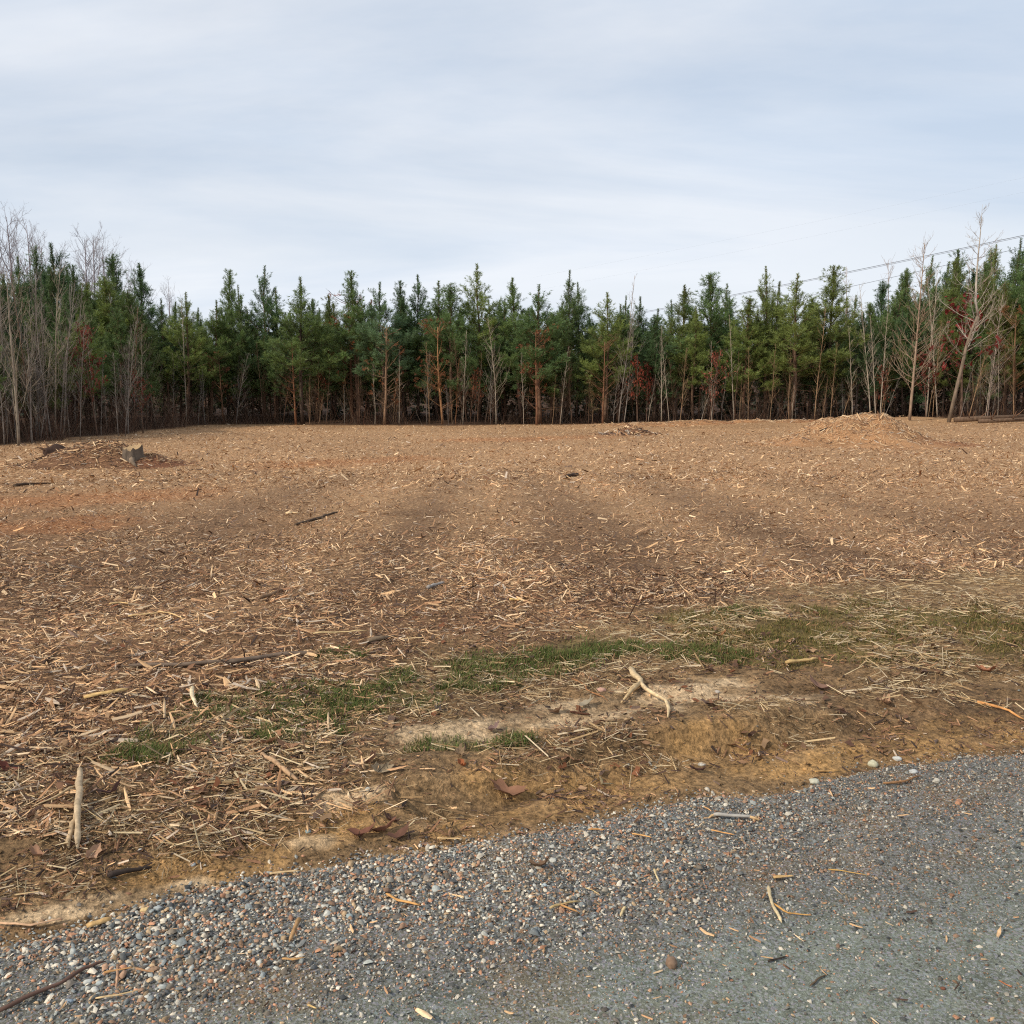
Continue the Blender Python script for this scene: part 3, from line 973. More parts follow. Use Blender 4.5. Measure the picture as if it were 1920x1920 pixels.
PINES = []
for i, (base, wid, dens) in enumerate([(0.24, 1.9, 1.3), (0.20, 2.1, 1.3), (0.32, 1.7, 1.2), (0.27, 1.6, 1.2), (0.18, 2.1, 1.3), (0.34, 1.8, 1.3), (0.24, 1.75, 1.4), (0.28, 2.0, 1.2)]):
    PINES.append(make_pine(100 + i, base=base, wid=wid, dens=dens, pexp=[0.9, 0.78, 1.0, 0.85, 0.72, 0.95, 0.8, 0.9][i], lead=[0.8, 0.6, 0.95, 0.75, 0.55, 0.9, 0.65, 1.0][i]))
LOWPINES = [make_pine(150 + i, base=0.07, wid=2.2, dens=0.9, per=14) for i in range(2)]

ORD = ["", "first", "second", "third", "fourth", "fifth", "sixth", "seventh", "eighth", "ninth", "tenth", "eleventh", "twelfth", "thirteenth", "fourteenth", "fifteenth",
       "sixteenth", "seventeenth", "eighteenth", "nineteenth"]
TENS = {2: "twent", 3: "thirt", 4: "fort", 5: "fift", 6: "sixt", 7: "sevent", 8: "eight", 9: "ninet"}


def ordinal(n):
    if n >= 100:
        return "one hundredth" if n == 100 else "one hundred " + ordinal(n - 100)
    if n < 20:
        return ORD[n]
    t, u = divmod(n, 10)
    return TENS[t] + "ieth" if u == 0 else TENS[t] + "y " + ORD[u]


BARKP = [lin(96, 78, 66), lin(104, 82, 66), lin(86, 72, 62), lin(112, 86, 68)]


def place_pine(proto, x, y, H, tint, label, group, bark=None, name="pine_tree", lean=(0, 0)):
    tr, cr, H0 = proto
    z = float(hground(x, y)) - 0.03
    k = H / H0; w = k * (random.uniform(0.95, 1.6) if name == "pine_tree" else 1.0)
    root = obj(name, None, label=label, cat="tree", group=group, loc=(x, y, z), rot=(lean[0] + random.gauss(0, 0.03), lean[1] + random.gauss(0, 0.035), random.uniform(0, 6.28)), scale=(w, w, k))
    root.empty_display_size = 0.3
    t = obj("trunk", tr, root); t.color = (*(bark if bark is not None else random.choice(BARKP)), 1)
    c = obj("crown", cr, root); c.color = (*tint, 1)
    return root


def green():
    k = random.random()
    c = lin(112, 130, 72) * (1 - k) + lin(98, 122, 74) * k
    if random.random() < 0.2:
        c = lin(120, 132, 70)
    return c * random.uniform(0.8, 1.12)


# front row: crown tops as they stand against the sky (pixel column, pixel row of the tip, extra depth)
FRONT = [(200, 520, 1.5, 'y'), (243, 545, 0, ''), (270, 494, 2.5, 'd'), (305, 560, 0.5, ''), (342, 548, 0, 'y'), (385, 560, 1, ''), (418, 505, 2, ''), (452, 535, 1.5, ''), (486, 497, 1.5, 'd'),
         (512, 540, 2, ''), (560, 520, 0, ''), (590, 560, 1, ''), (622, 570, 2, ''), (668, 507, 0.5, 'b'), (722, 528, 0.2, 'g'), (754, 525, 1.5, 'd'), (781, 515, 2, 'd'), (818, 527, 1.5, ''),
         (842, 530, 0.3, ''), (895, 497, 1.2, 'y'), (925, 580, 0.8, 'd'), (948, 560, 1.6, ''), (978, 520, 0.6, ''), (1013, 532, 0, 'b'), (1064, 507, 1.5, ''), (1082, 530, 2.2, ''), (1136, 548, 0, 'y'), (1163, 552, 1, ''),
         (1197, 556, 1.6, ''), (1232, 590, 0.4, 'd'), (1270, 534, 1.2, ''), (1305, 575, 0.2, 'y'), (1336, 514, 1, ''), (1357, 532, 2, ''), (1400, 560, 0.3, 'y'), (1443, 500, 0.6, ''), (1464, 528, 1.8, ''), (1490, 514, 0, ''),
         (1525, 560, 1, 'y'), (1556, 498, 0.6, ''), (1612, 585, 0.5, 'd')]
nth = 0
for (u, v, e, f) in sorted(FRONT):
    Y = 50.8 + e * 1.9
    x, _, ztop = atY(u, v, Y)
    if u < 260:
        Y = 47; x, _, ztop = atY(u, v, Y)
    H = ztop - float(hground(x, Y))
    nth += 1
    col = green()
    look = "young green pine"
    if f == 'y':
        col = lin(124, 138, 72); look = "bright yellow-green young pine"
    elif f == 'd':
        col = lin(88, 112, 70); look = "dark green young pine"
    elif f == 'b':
        look = "young pine with browned lower needles"
    elif f == 'g':
        col = lin(106, 130, 90); look = "grey-green pine above bare orange lower branches"
    pr = random.choice(PINES if f != 'g' else [PINES[2], PINES[5]])
    place_pine(pr, x, Y, H, col, f"{look}, {ordinal(nth)} from the left in the front row", "pines in the front row of the wood")

# rows behind, filling the stand
cnt = 0
for row, (dy_, smin, smax) in enumerate([(2.0, 0.45, 0.70), (4.2, 0.58, 0.84), (6.8, 0.60, 0.86), (9.6, 0.64, 0.88), (13.0, 0.66, 0.9)]):
    x = -24.0 + row * 0.7
    kth = 0
    while x < 24 + row * 1.5:
        yy = 51.2 + dy_ + random.uniform(-0.9, 0.9)
        pr = random.choice(PINES if row < 2 else PINES[:3] + LOWPINES + LOWPINES)
        place_pine(pr, x, yy, 8.6 * random.uniform(smin, smax), green() * 0.95, f"young green pine inside the stand, {ordinal(kth + 1)} from the left in its {ordinal(row + 2)} row", "pines inside the stand")
        kth += 1
        cnt += 1
        x += random.uniform(1.7, 2.6)

# taller pines on the right
RIGHT = [(1655, 525, 6, 'd'), (1690, 505, 5, ''), (1735, 482, 7, ''), (1765, 492, 9, 'd'), (1800, 470, 8, ''), (1842, 470, 10, ''), (1880, 455, 7, ''), (1905, 448, 5, 'd'), (1945, 440, 4, ''), (1990, 450, 5, ''),
         (1640, 570, 3, ''), (1715, 560, 3, ''), (1675, 530, 4, ''), (1710, 505, 4.5, ''), (1815, 485, 5.5, ''), (1895, 470, 4, ''), (1940, 460, 3, ''), (1755, 520, 5, ''), (1820, 500, 6, 'd'), (1865, 490, 5, ''), (1925, 480, 6, ''), (1780, 560, 2.5, 'o'), (1830, 555, 2.2, ''), (1880, 560, 2.0, 'o'), (1690, 580, 2.4, 'd'), (1790, 540, 4, ''), (1850, 520, 3.5, 'o'), (1900, 530, 2.5, 'o'), (1960, 520, 2.5, 'o')]
nth = 0
for (u, v, e, f) in sorted(RIGHT):
    Y = 50.5 + e * 1.3
    x, _, zt = atY(u, v, Y)
    nth += 1
    col = green() if f == '' else (lin(82, 108, 68) if f == 'd' else lin(116, 122, 64))
    place_pine(random.choice([PINES[1], PINES[4], PINES[6], PINES[7]] + LOWPINES), x, Y, zt - float(hground(x, Y)), col, f"tall full pine at the right of the wood, {ordinal(nth)} counting from its left", "tall pines on the right")
# left side wood: pines behind the bare trees
LEFT = [(-60, 540, 33, ''), (-20, 560, 36, ''), (12, 540, 40, 'd'), (45, 520, 44, ''), (92, 458, 52, 'd'), (70, 500, 48, 'd'), (130, 500, 54, ''), (118, 560, 40, ''), (150, 540, 46, 'y'), (165, 560, 43, ''), (180, 530, 50, 'y'), (210, 545, 48, ''), (225, 575, 45, ''), (30, 600, 32.5, ''), (75, 590, 36, ''), (140, 590, 39, 'y'), (-40, 600, 30.5, '')]
nth = 0
for (u, v, Y, f) in sorted(LEFT):
    x, _, zt = atY(u, v, Y)
    x = min(x, -17.6 - 0.1 * random.random()) if Y < 46 else x
    nth += 1
    col = green() * 0.95 if f == '' else (lin(76, 100, 62) if f == 'd' else lin(122, 136, 70))
    place_pine(random.choice(PINES), x, Y, zt - float(hground(x, Y)), col, f"shaded pine in the left side wood, {ordinal(nth)} counting from the left edge", "pines of the left side wood")
for q, (x, yy) in enumerate(sorted([(random.uniform(-29, -20.5), random.uniform(28, 52)) for _ in range(34)], key=lambda p: p[0] / p[1])):
    place_pine(random.choice(PINES + LOWPINES), x, yy, random.uniform(7, 9.5), green() * 0.9, f"shaded pine deep in the left side wood, {ordinal(q + 1)} from the left", "pines deep in the left side wood")


def make_bare(seed, H=6.0, r0=0.035, nb=26, wid=1.0, start=0.22, depth=2, el=(0.7, 1.0), fork=False, wobble=0.045, twigs=5, leaves=0, leafzone=(0.3, 1.0), lsize=0.09, zpow=1.0):
    r = np.random.default_rng(seed)
    tb = MB(); bb = MB(); lf = []
    nz = 11
    zz = np.linspace(0, 1, nz)
    wob = np.cumsum(np.cumsum(r.normal(0, wobble * 0.5, (nz, 2)), axis=0), axis=0) * 0.6; wob -= wob[0]
    TP = np.stack([wob[:, 0], wob[:, 1], zz * H], 1)
    tb.tube(TP, r0 * (1 - 0.9 * zz) + 0.003, 6)

    def grow(p, d, L, rad, lev):
        m = 4 if lev == 1 else 3
        pts = [p]
        for q in range(m):
            d = norm(d + np.array([0, 0, 0.13]) + r.normal(0, 0.10, 3))
            pts.append(pts[-1] + d * L / m)
        bb.tube(pts, np.linspace(rad, max(rad * 0.3, 0.0025), m + 1), 3, False)
        fz = pts[-1][2] / H
        if leaves and leafzone[0] < fz < leafzone[1]:
            for q in range(leaves):
                s = pts[r.integers(1, m + 1)] + r.normal(0, 0.07, 3)
                lf.append(s)
        if lev < depth:
            for q in range(int(twigs * (1.0 if lev == 1 else 0.7))):
                i0 = r.integers(1, m + 1)
                nd = norm(d + r.normal(0, 0.55, 3))
                grow(pts[i0], nd, L * r.uniform(0.3, 0.55), rad * 0.5, lev + 1)
    for i in range(nb):
        f = start + (1 - start) * ((i + r.uniform()) / nb) ** zpow * 0.97
        z = f * H
        p = np.array([np.interp(z, TP[:, 2], TP[:, 0]), np.interp(z, TP[:, 2], TP[:, 1]), z])
        a = r.uniform(0, 6.28); e = r.uniform(*el)
        g = (f - start) / (1 - start)
        L = wid * (0.25 + 0.75 * (1 - g)) * r.uniform(0.6, 1.2)
        grow(p, np.array([math.cos(a) * math.cos(e), math.sin(a) * math.cos(e), math.sin(e)]), L, 0.004 + 0.22 * r0 * (1 - 0.6 * g), 1)
    tme = tb.build("bare_trunk", M["bark"], True)
    bme = bb.build("bare_branches", M["bark"], True)
    lme = None
    if lf:
        P = np.array(lf); n = len(P)
        s = r.uniform(0.6, 1.3, n) * lsize
        V, F, C = scatter_mesh(LEAF, P, np.stack([s, s, s], 1), r.uniform(0, 6.28, n), r.normal(0, 0.9, (n, 2)), np.ones((n, 3)), r)
        lme = mesh("bare_leaves", V, F, M["leaves"])
    return tme, bme, lme, H


SAPS = [make_bare(300 + i, H=6, r0=0.027, nb=nb, wid=w, start=st, twigs=tw, depth=2, el=el) for i, (nb, w, st, tw, el) in enumerate(
    [(26, 1.1, 0.2, 4, (0.6, 1.1)), (34, 1.3, 0.15, 4, (0.6, 1.0)), (20, 0.9, 0.25, 4, (0.8, 1.2)), (40, 1.5, 0.14, 4, (0.5, 0.9)), (30, 1.2, 0.2, 5, (0.7, 1.2)), (16, 0.8, 0.35, 4, (0.7, 1.2)), (34, 1.5, 0.18, 5, (0.8, 1.2))])]
CONIC = [make_bare(320, H=10, r0=0.085, nb=80, wid=2.3, start=0.16, twigs=5, depth=2, el=(0.35, 0.7), wobble=0.02)]
FORKY = [make_bare(330 + i, H=6, r0=0.05, nb=16, wid=2.4, start=0.08, twigs=5, depth=3, el=(0.9, 1.25)) for i in range(2)]
OAKS = [make_bare(340 + i, H=4, r0=0.04, nb=20, wid=1.2, start=0.3, twigs=4, depth=2, el=(0.2, 0.8), leaves=3, leafzone=(0.35, 1.05), lsize=0.12) for i in range(3)]
HARD = [make_bare(350 + i, H=14, r0=0.16, nb=30, wid=4.2, start=0.35, twigs=6, depth=3, el=(0.7, 1.15), wobble=0.05) for i in range(3)]


def place_bare(proto, x, y, H, col, label, group=None, name="bare_sapling", lean=(0, 0), leafcol=None, cat="tree", width=1.0):
    tr, br, lf, H0 = proto
    z = float(hground(x, y)) - 0.03
    k = H / H0
    root = obj(name, None, label=label, cat=cat, group=group, loc=(x, y, z), rot=(lean[0], lean[1], 0), scale=(k * width, k * width, k))
    root.empty_display_size = 0.3
    rz = random.uniform(0, 6.28)
    for nm, me in (("trunk", tr), ("branches", br), ("leaves", lf)):
        if me is None:
            continue
        c = obj(nm, me, root, rot=(0, 0, rz))
        c.color = (*(leafcol if nm == "leaves" else col), 1)
    return root


PALE = lin(164, 150, 132); GREY = lin(138, 128, 118); TAN = lin(150, 122, 94); BROWN = lin(108, 84, 68); ORNG = lin(150, 106, 74)
# saplings seen one by one along the wood: base column, base row, tip column, tip row, colour, proto
SAPL = [(190, 818, 188, 690, GREY, 2), (235, 815, 250, 600, GREY, 6), (222, 815, 205, 660, GREY, 0), (328, 803, 328, 660, GREY, 2), (350, 805, 352, 565, PALE, 5), (372, 797, 378, 700, GREY, 2), (385, 797, 380, 690, GREY, 2),
        (580, 792, 582, 700, TAN, 2), (612, 792, 610, 690, BROWN, 5), (646, 790, 648, 720, GREY, 2), (703, 795, 700, 680, PALE, 2), (748, 792, 758, 650, PALE, 5), (805, 788, 804, 640, TAN, 0), (848, 790, 838, 690, TAN, 2),
        (854, 788, 856, 670, ORNG, 2), (868, 788, 870, 620, PALE, 0), (895, 786, 896, 660, BROWN, 0), (930, 787, 936, 595, PALE, 3), (982, 790, 981, 660, PALE, 0), (1035, 790, 1043, 700, TAN, 2), (1050, 790, 1056, 650, PALE, 5), (1104, 788, 1104, 720, BROWN, 2),
        (1160, 786, 1164, 560, GREY, 1), (1170, 786, 1186, 590, GREY, 6), (1150, 786, 1150, 690, GREY, 3), (1215, 784, 1233, 700, PALE, 2), (1240, 784, 1245, 610, PALE, 0), (1255, 784, 1240, 640, PALE, 5), (1275, 783, 1286, 650, TAN, 4),
        (1312, 785, 1345, 700, PALE, 2), (1335, 786, 1331, 640, PALE, 0), (1352, 786, 1366, 690, GREY, 2), (1376, 786, 1378, 590, PALE, 5), (1388, 786, 1392, 680, TAN, 2), (1403, 788, 1402, 650, TAN, 0), (1485, 788, 1494, 690, PALE, 2),
        (1527, 790, 1536, 575, TAN, 0), (1557, 788, 1562, 640, TAN, 0), (1578, 788, 1612, 690, TAN, 2), (1598, 785, 1604, 610, PALE, 0), (1632, 785, 1642, 530, PALE, 1), (1642, 785, 1650, 590, PALE, 5), (1650, 785, 1662, 570, PALE, 0), (1656, 785, 1690, 690, GREY, 2),
        (1736, 792, 1762, 500, PALE, 1), (1748, 792, 1760, 600, TAN, 0), (1757, 793, 1764, 520, PALE, 5), (1800, 793, 1822, 680, GREY, 2), (1816, 792, 1860, 610, TAN, 4), (1846, 796, 1868, 640, PALE, 6), (1870, 793, 1880, 640, PALE, 0), (1900, 795, 1905, 620, TAN, 2), (1480, 790, 1440, 715, BROWN, 2), (1545, 790, 1550, 700, BROWN, 3)]
nth = 0
for (u, v, ut, vt, col, pi) in sorted(SAPL, key=lambda s: s[0]):
    Y = 50.0 if u > 300 else 41.0 if u > 260 else 36.5
    if u > 1790:
        Y = 48.5
    x, _, _ = atY(u, v, Y); xt, _, zt = atY(ut, vt, Y)
    nth += 1
    H = zt - float(hground(x, Y))
    cn = "pale" if col is PALE else "grey" if col is GREY else "tan" if col is TAN else "orange-barked" if col is ORNG else "brown"
    place_bare(SAPS[pi], x, Y, max(H, 1.5), col, f"thin {cn} leafless sapling, {ordinal(nth)} from the left along the wood's edge", "leafless saplings along the wood's edge", lean=(0, math.atan2(xt - x, H)))
# extra faint saplings between
SP_ = []
for q in range(120):
    x = random.uniform(-17, 27); SP_.append((x, float(treeline_y(x)) + random.uniform(-0.3, 2.6)))
for q, (x, yy) in enumerate(sorted(SP_, key=lambda p: p[0] / p[1])):
    place_bare(SAPS[random.choice([0, 1, 2, 3, 3, 4, 6])], x, yy, random.uniform(1.3, 4.6), random.choice([GREY, BROWN, BROWN, TAN]) * random.uniform(0.6, 1.0),
               f"slender dull leafless sapling among the pine trunks, {ordinal(q + 1)} from the left", "slender saplings among the pine trunks", lean=(random.gauss(0, 0.05), random.gauss(0, 0.07)))

# left grey trees at the frame edge
LB = [(35, 832, 30, 505, 30.0, FORKY[0], PALE * 0.72, "tallest pale leafless tree at the left frame edge"), (95, 815, 82, 515, 34, SAPS[6], GREY, "grey leafless tree with upright limbs beside the leftmost pale tree"),
      (112, 812, 108, 525, 35.5, SAPS[1], GREY, "slim grey leafless tree next to the dark tall pine"), (8, 832, 5, 560, 30.5, SAPS[3], GREY, "grey leafless tree cut by the left frame edge"),
      (60, 828, 50, 600, 31.5, FORKY[1], GREY, "many-stemmed grey leafless tree at the left edge"), (150, 818, 160, 610, 35, SAPS[4], GREY, "grey sapling left of the red-leaved shrub"),
      (240, 812, 245, 640, 39, FORKY[1], GREY, "many-stemmed grey bush tree beside the reddish oak"), (75, 822, 110, 640, 33, SAPS[0], GREY, "leaning grey sapling in front of the left wood")]
for (u, v, ut, vt, Y, pr, col, lab) in LB:
    x, _, _ = atY(u, v, Y); xt, _, zt = atY(ut, vt, Y)
    H = zt - float(hground(x, Y))
    place_bare(pr, x, Y, H, col, lab, name="bare_tree", lean=(0, math.atan2(xt - x, H)))
SP_ = []
for q in range(64):
    SP_.append((-16.6 - random.uniform(0.2, 2.8), random.uniform(29.5, 36) if q % 2 else random.uniform(30, 49)))
for q, (x, yy) in enumerate(sorted(SP_, key=lambda p: p[0] / p[1])):
    place_bare(random.choice(SAPS), x, yy, random.uniform(3, 7.0), random.choice([GREY, BROWN, GREY, PALE]) * random.uniform(0.6, 1.0),
               f"dim leafless sapling in the shaded left side wood, {ordinal(q + 1)} from the left", "saplings of the left side wood", lean=(random.gauss(0, 0.06), random.gauss(0, 0.08)))

# distinct trees on the right
x, _, _ = atY(1705, 792, 47.5); xt, _, zt = atY(1737, 450, 47.5)
place_bare(CONIC[0], x, 47.5, zt - 0.2, lin(150, 128, 108), "broad conical leafless tree with orange-brown lower trunk behind the mound", name="bare_tree", lean=(0, math.atan2(xt - x, zt)), width=0.95)
# leaning white-barked tree with a kink, own mesh
tb, bb = MB(), MB()
YB_ = 47.0
pts = [np.array(atY(u, v, YB_)) for u, v in [(1778, 800), (1792, 735), (1803, 690), (1812, 650), (1822, 620), (1834, 592), (1829, 565), (1831, 520), (1834, 480), (1838, 440), (1841, 400), (1842, 383)]]
base0 = np.array([pts[0][0], YB_, float(hground(pts[0][0], YB_)) - 0.05])
pts[0] = base0.copy()
P = np.array(pts) - base0
rad_ = np.array([0.10, 0.088, 0.082, 0.077, 0.073, 0.07, 0.055, 0.044, 0.034, 0.022, 0.010, 0.004])
tb.tube(P[:6], rad_[:6], 7)
tb2 = MB(); tb2.tube(P[5:], np.concatenate([[0.068], rad_[6:]]), 6)
rr = np.random.default_rng(77)


def limb(bb, p, d, L, rad, lev, r, maxlev=3, up=0.10):
    m = 5; q_ = [p]
    for q in range(m):
        d = norm(d + np.array([0, 0, up]) + r.normal(0, 0.08, 3)); q_.append(q_[-1] + d * L / m)
    bb.tube(q_, np.linspace(rad, max(0.003, rad * 0.3), m + 1), 3, False)
    if lev < maxlev:
        for q in range(5 if lev == 1 else 4):
            i0 = r.integers(1, m + 1)
            limb(bb, q_[i0], norm(d + r.normal(0, 0.5, 3)), L * r.uniform(0.25, 0.5), rad * 0.5, lev + 1, r, maxlev, up)


for k in range(38):
    t = 0.30 + 0.68 * (k + rr.uniform()) / 38
    zt_ = P[-1][2] * t
    p = np.array([np.interp(zt_, P[:, 2], P[:, 0]), 0, zt_])
    a = rr.uniform(0, 6.28); e = rr.uniform(0.3, 0.8)
    limb(bb, p, np.array([math.cos(a) * math.cos(e), math.sin(a) * math.cos(e), math.sin(e)]), 3.0 * (1.05 - t) ** 0.8 * rr.uniform(0.6, 1.1), 0.03 * (1.1 - t) + 0.004, 1, rr)
root = obj("bare_tree", None, label="tall leaning white-barked leafless tree with kinked trunk rising highest on the right", cat="tree", loc=tuple(base0))
t_ = obj("trunk", tb.build("white_trunk", M["bark"], True), root); t_.color = (*lin(124, 108, 92), 1)
t_ = obj("upper_trunk", tb2.build("white_upper_trunk", M["bark"], True), root); t_.color = (*lin(172, 162, 150), 1)
t_ = obj("branches", bb.build("white_branches", M["bark"], True), root); t_.color = (*lin(164, 152, 138), 1)
# thin tops between pines
for (u, v, ut, vt, Y, pr, lab) in [(1588, 760, 1590, 512, 60, SAPS[4], "thin leafless treetop showing in the gap right of the pines"), (1648, 760, 1652, 500, 66, SAPS[6], "thin leafless treetop under the cables behind the right pines"),
                                   (1166, 780, 1166, 520, 54, SAPS[5], "bare spindly tip rising above the pines in the middle"), (1850, 792, 1872, 560, 50, SAPS[3], "grey leafless tree right of the white-barked leaning tree")]:
    x, _, _ = atY(u, v, Y); xt, _, zt = atY(ut, vt, Y)
    place_bare(pr, x, Y, zt, lin(168, 150, 138), lab, name="bare_tree", lean=(0, math.atan2(xt - x, zt)))

# reddish-leaved shrubs and oaks
for (u, v, vt, Y, rx_, col, pr, lab) in [(1800, 792, 560, 49.2, 1.25, lin(120, 52, 46), 0, "dark red leaved oak beside the leaning white tree"), (1735, 792, 660, 49.5, 0.8, lin(112, 56, 48), 1, "small dark red leaved sapling left of the big red oak"),
                                         (1330, 786, 660, 49.6, 0.9, lin(140, 84, 68), 2, "rusty leaved oak sapling with pale stems"), (1195, 786, 670, 49.8, 0.9, lin(132, 66, 50), 0, "red-brown leaved sapling beside the pale clustered stems"),
                                         (268, 808, 695, 40.0, 0.95, lin(126, 70, 56), 1, "reddish leaved oak shrub at the left wood"), (182, 815, 610, 37.0, 0.8, lin(116, 66, 54), 2, "tall dull red leaved sapling in the left wood"),
                                         (1212, 786, 680, 50.5, 0.7, lin(120, 60, 48), 1, "dull red sapling behind the rust-leaved one"), (600, 790, 690, 52, 0.8, lin(120, 70, 50), 2, "brown leaved sapling in the shaded trunks"),
                                         (1650, 788, 690, 50.2, 0.8, lin(118, 64, 50), 0, "brown leaved sapling behind the mound"), (890, 788, 690, 50.2, 0.7, lin(134, 78, 52), 1, "rusty sapling left of the pale conical one")]:
    x, _, _ = atY(u, v, Y); _, _, zt = atY(u, vt, Y)
    place_bare(OAKS[pr], x, Y, zt - float(hground(x, Y)), lin(110, 88, 74), lab, name="oak_sapling", leafcol=col, width=rx_)

# dying pines with orange needles low down
DEADP = []
for i in range(3):
    r = np.random.default_rng(500 + i)
    tb = MB(); tf = Tufts()
    H = 5.2
    zz = np.linspace(0, 1, 8)
    wb = np.cumsum(r.normal(0, 0.02, (8, 2)), axis=0); wb[0] = 0
    TP = np.stack([wb[:, 0], wb[:, 1], zz * H], 1)
    tb.tube(TP, 0.075 * (1 - 0.75 * zz), 7)
    if i == 0:
        tb.tube(TP * [1, 1, 0.98] + np.array([[0.16, 0.05, 0]]) * (0.4 + 0.6 * zz[:, None]), 0.055 * (1 - 0.7 * zz), 6)
    for q in range(34):
        z = r.uniform(0.16, 0.98) * H; a = r.uniform(0, 6.28); e = r.uniform(0.15, 0.75)
        p = np.array([np.interp(z, TP[:, 2], TP[:, 0]), np.interp(z, TP[:, 2], TP[:, 1]), z])
        L = r.uniform(0.6, 1.35) * (1.0 if z < 0.7 * H else 0.8); d = np.array([math.cos(a) * math.cos(e), math.sin(a) * math.cos(e), math.sin(e)])
        pp = [p]
        for s in range(4):
            d = norm(d + np.array([0, 0, 0.07]) + r.normal(0, 0.07, 3)); pp.append(pp[-1] + d * L / 4)
        tb.tube(pp, np.linspace(0.02, 0.005, 5), 3, False)
        for s in range(2):
            b0 = pp[r.integers(1, 4)]; e0 = b0 + norm(d + r.normal(0, 0.6, 3)) * r.uniform(0.2, 0.5)
            tb.tube([b0, e0], [0.008, 0.003], 3, False)
        if r.uniform() < (0.45 if i == 0 else 0.75):
            for s in range(3):
                tf.add(pp[-1] + r.normal(0, 0.12, 3), norm(d + r.normal(0, 0.5, 3)), 0.2, 0.15)
    V, F = tf.build(r, 20, 0.018)
    DEADP.append((tb.build("dying_trunk", M["bark"], True), mesh("dying_crown", V, F, M["needles"]), H))
for (u, v, vt, Y, i, col, bk, lab) in [(721, 797, 610, 50.0, 0, lin(150, 98, 66), lin(142, 114, 90), "thick orange-barked double-trunk pine with bare branches and rusty tufts"), (1006, 792, 620, 50.0, 1, lin(146, 86, 58), lin(128, 92, 70), "dying pine with rust-orange needles in the middle of the wood"),
                                       (830, 790, 612, 50.2, 2, lin(130, 82, 54), lin(152, 112, 78), "slender dying pine with orange trunk and thin rusty needles"), (1130, 788, 640, 49.7, 2, lin(104, 92, 58), lin(122, 88, 66), "thick brown-trunked pine with sparse dull needles"),
                                       (420, 795, 670, 51.5, 1, lin(120, 74, 50), lin(110, 80, 60), "shaded pine with browned needles in the left middle"), (660, 792, 560, 52.0, 1, lin(150, 78, 48), lin(110, 80, 60), "pine with a rust-coloured dead midsection"),
                                       (1900, 795, 590, 52.0, 2, lin(130, 84, 52), lin(120, 90, 66), "browned pine at the right frame edge"), (555, 797, 640, 50.6, 2, lin(74, 84, 50), lin(124, 86, 62), "straight reddish pine trunk with thin green needles")]:
    x, _, _ = atY(u, v, Y); _, _, zt = atY(u, vt, Y)
    place_pine(DEADP[i], x, Y, zt - float(hground(x, Y)), col, lab, None, bark=bk, name="dying_pine")

# far bare hardwoods behind the left wood
nth = 0
for (u, vt, Y, i) in [(-15, 425, 60, 0), (22, 414, 62, 1), (52, 430, 66, 2), (75, 470, 70, 0), (150, 455, 66, 2), (172, 452, 64, 0), (198, 470, 65, 1), (218, 490, 72, 2), (245, 510, 74, 1), (315, 545, 70, 0), (110, 480, 74, 1)]:
    x, _, zt = atY(u, vt, Y)
    nth += 1
    place_bare(HARD[i], x, Y, zt, lin(150, 140, 142), f"tall grey leafless hardwood beyond the left wood, {ordinal(nth)} from the left", "tall leafless trees beyond the left wood", name="bare_hardwood")

# ------------------------------------------------------------------ brush along the wood, added dark fill deep in the wood
def brush(name, label, n, xy, hr, cols, seed, spread=0.35, rad=0.007, sub=3):
    r = np.random.default_rng(seed)
    x, y = xy(n, r)
    n = len(x)
    z = hground(x, y)
    H = (hr[0] + (hr[1] - hr[0]) * r.uniform(0, 1, n) ** 2.2) * r.uniform(0.6, 1.0, n)
    Vs = []; Fs = []; Cs = []; b0 = 0
    TF = np.array([[0, 1, 4], [0, 4, 3], [1, 2, 5], [1, 5, 4], [2, 0, 3], [2, 3, 5], [3, 4, 6], [4, 5, 6], [5, 3, 6]])

    def add(B, D, L, rd, c):
        nonlocal b0
        n_ = len(B)
        th = np.arange(3) * 2.094
        ring = np.stack([np.cos(th), np.sin(th), 0 * th], 1)
        mid = B + D * (L * 0.5)[:, None]
        D2 = D + r.normal(0, 0.16, (n_, 3))
        tip = mid + D2 * (L * 0.5)[:, None]
        v0 = B[:, None] + ring[None] * rd[:, None, None]; v1 = mid[:, None] + ring[None] * rd[:, None, None] * 0.7
        V = np.concatenate([v0, v1, tip[:, None]], 1).reshape(-1, 3)
        Vs.append(V); Fs.append((TF[None] + (np.arange(n_) * 7)[:, None, None]).reshape(-1, 3) + b0); Cs.append(np.repeat(c, 7, 0)); b0 += n_ * 7
        return mid, tip, D2
    B = np.stack([x, y, z - 0.02], 1)
    D = np.stack([r.normal(0, spread, n), r.normal(0, spread, n), np.ones(n)], 1)
    c = cols[r.integers(0, len(cols), n)] * r.uniform(0.6, 1.2, n)[:, None]
    rd = rad * r.uniform(0.6, 1.5, n)
    mid, tip, D2 = add(B, D, H, rd, c)
    for s in range(sub):
        t = r.uniform(0, 1, n)[:, None]
        add(mid * (1 - t) + tip * t, D2 * 0.6 + r.normal(0, 0.5, (n, 3)), H * r.uniform(0.2, 0.45, n), rd * 0.55, c)
    obj(name, mesh(name, np.concatenate(Vs), np.concatenate(Fs), M["brush"], False, np.concatenate(Cs)), label=label, cat="brush", kind="stuff")


BC = np.array([lin(*c) for c in [(86, 66, 54), (104, 78, 62), (78, 62, 54), (118, 92, 74), (104, 70, 54), (132, 112, 94)]])


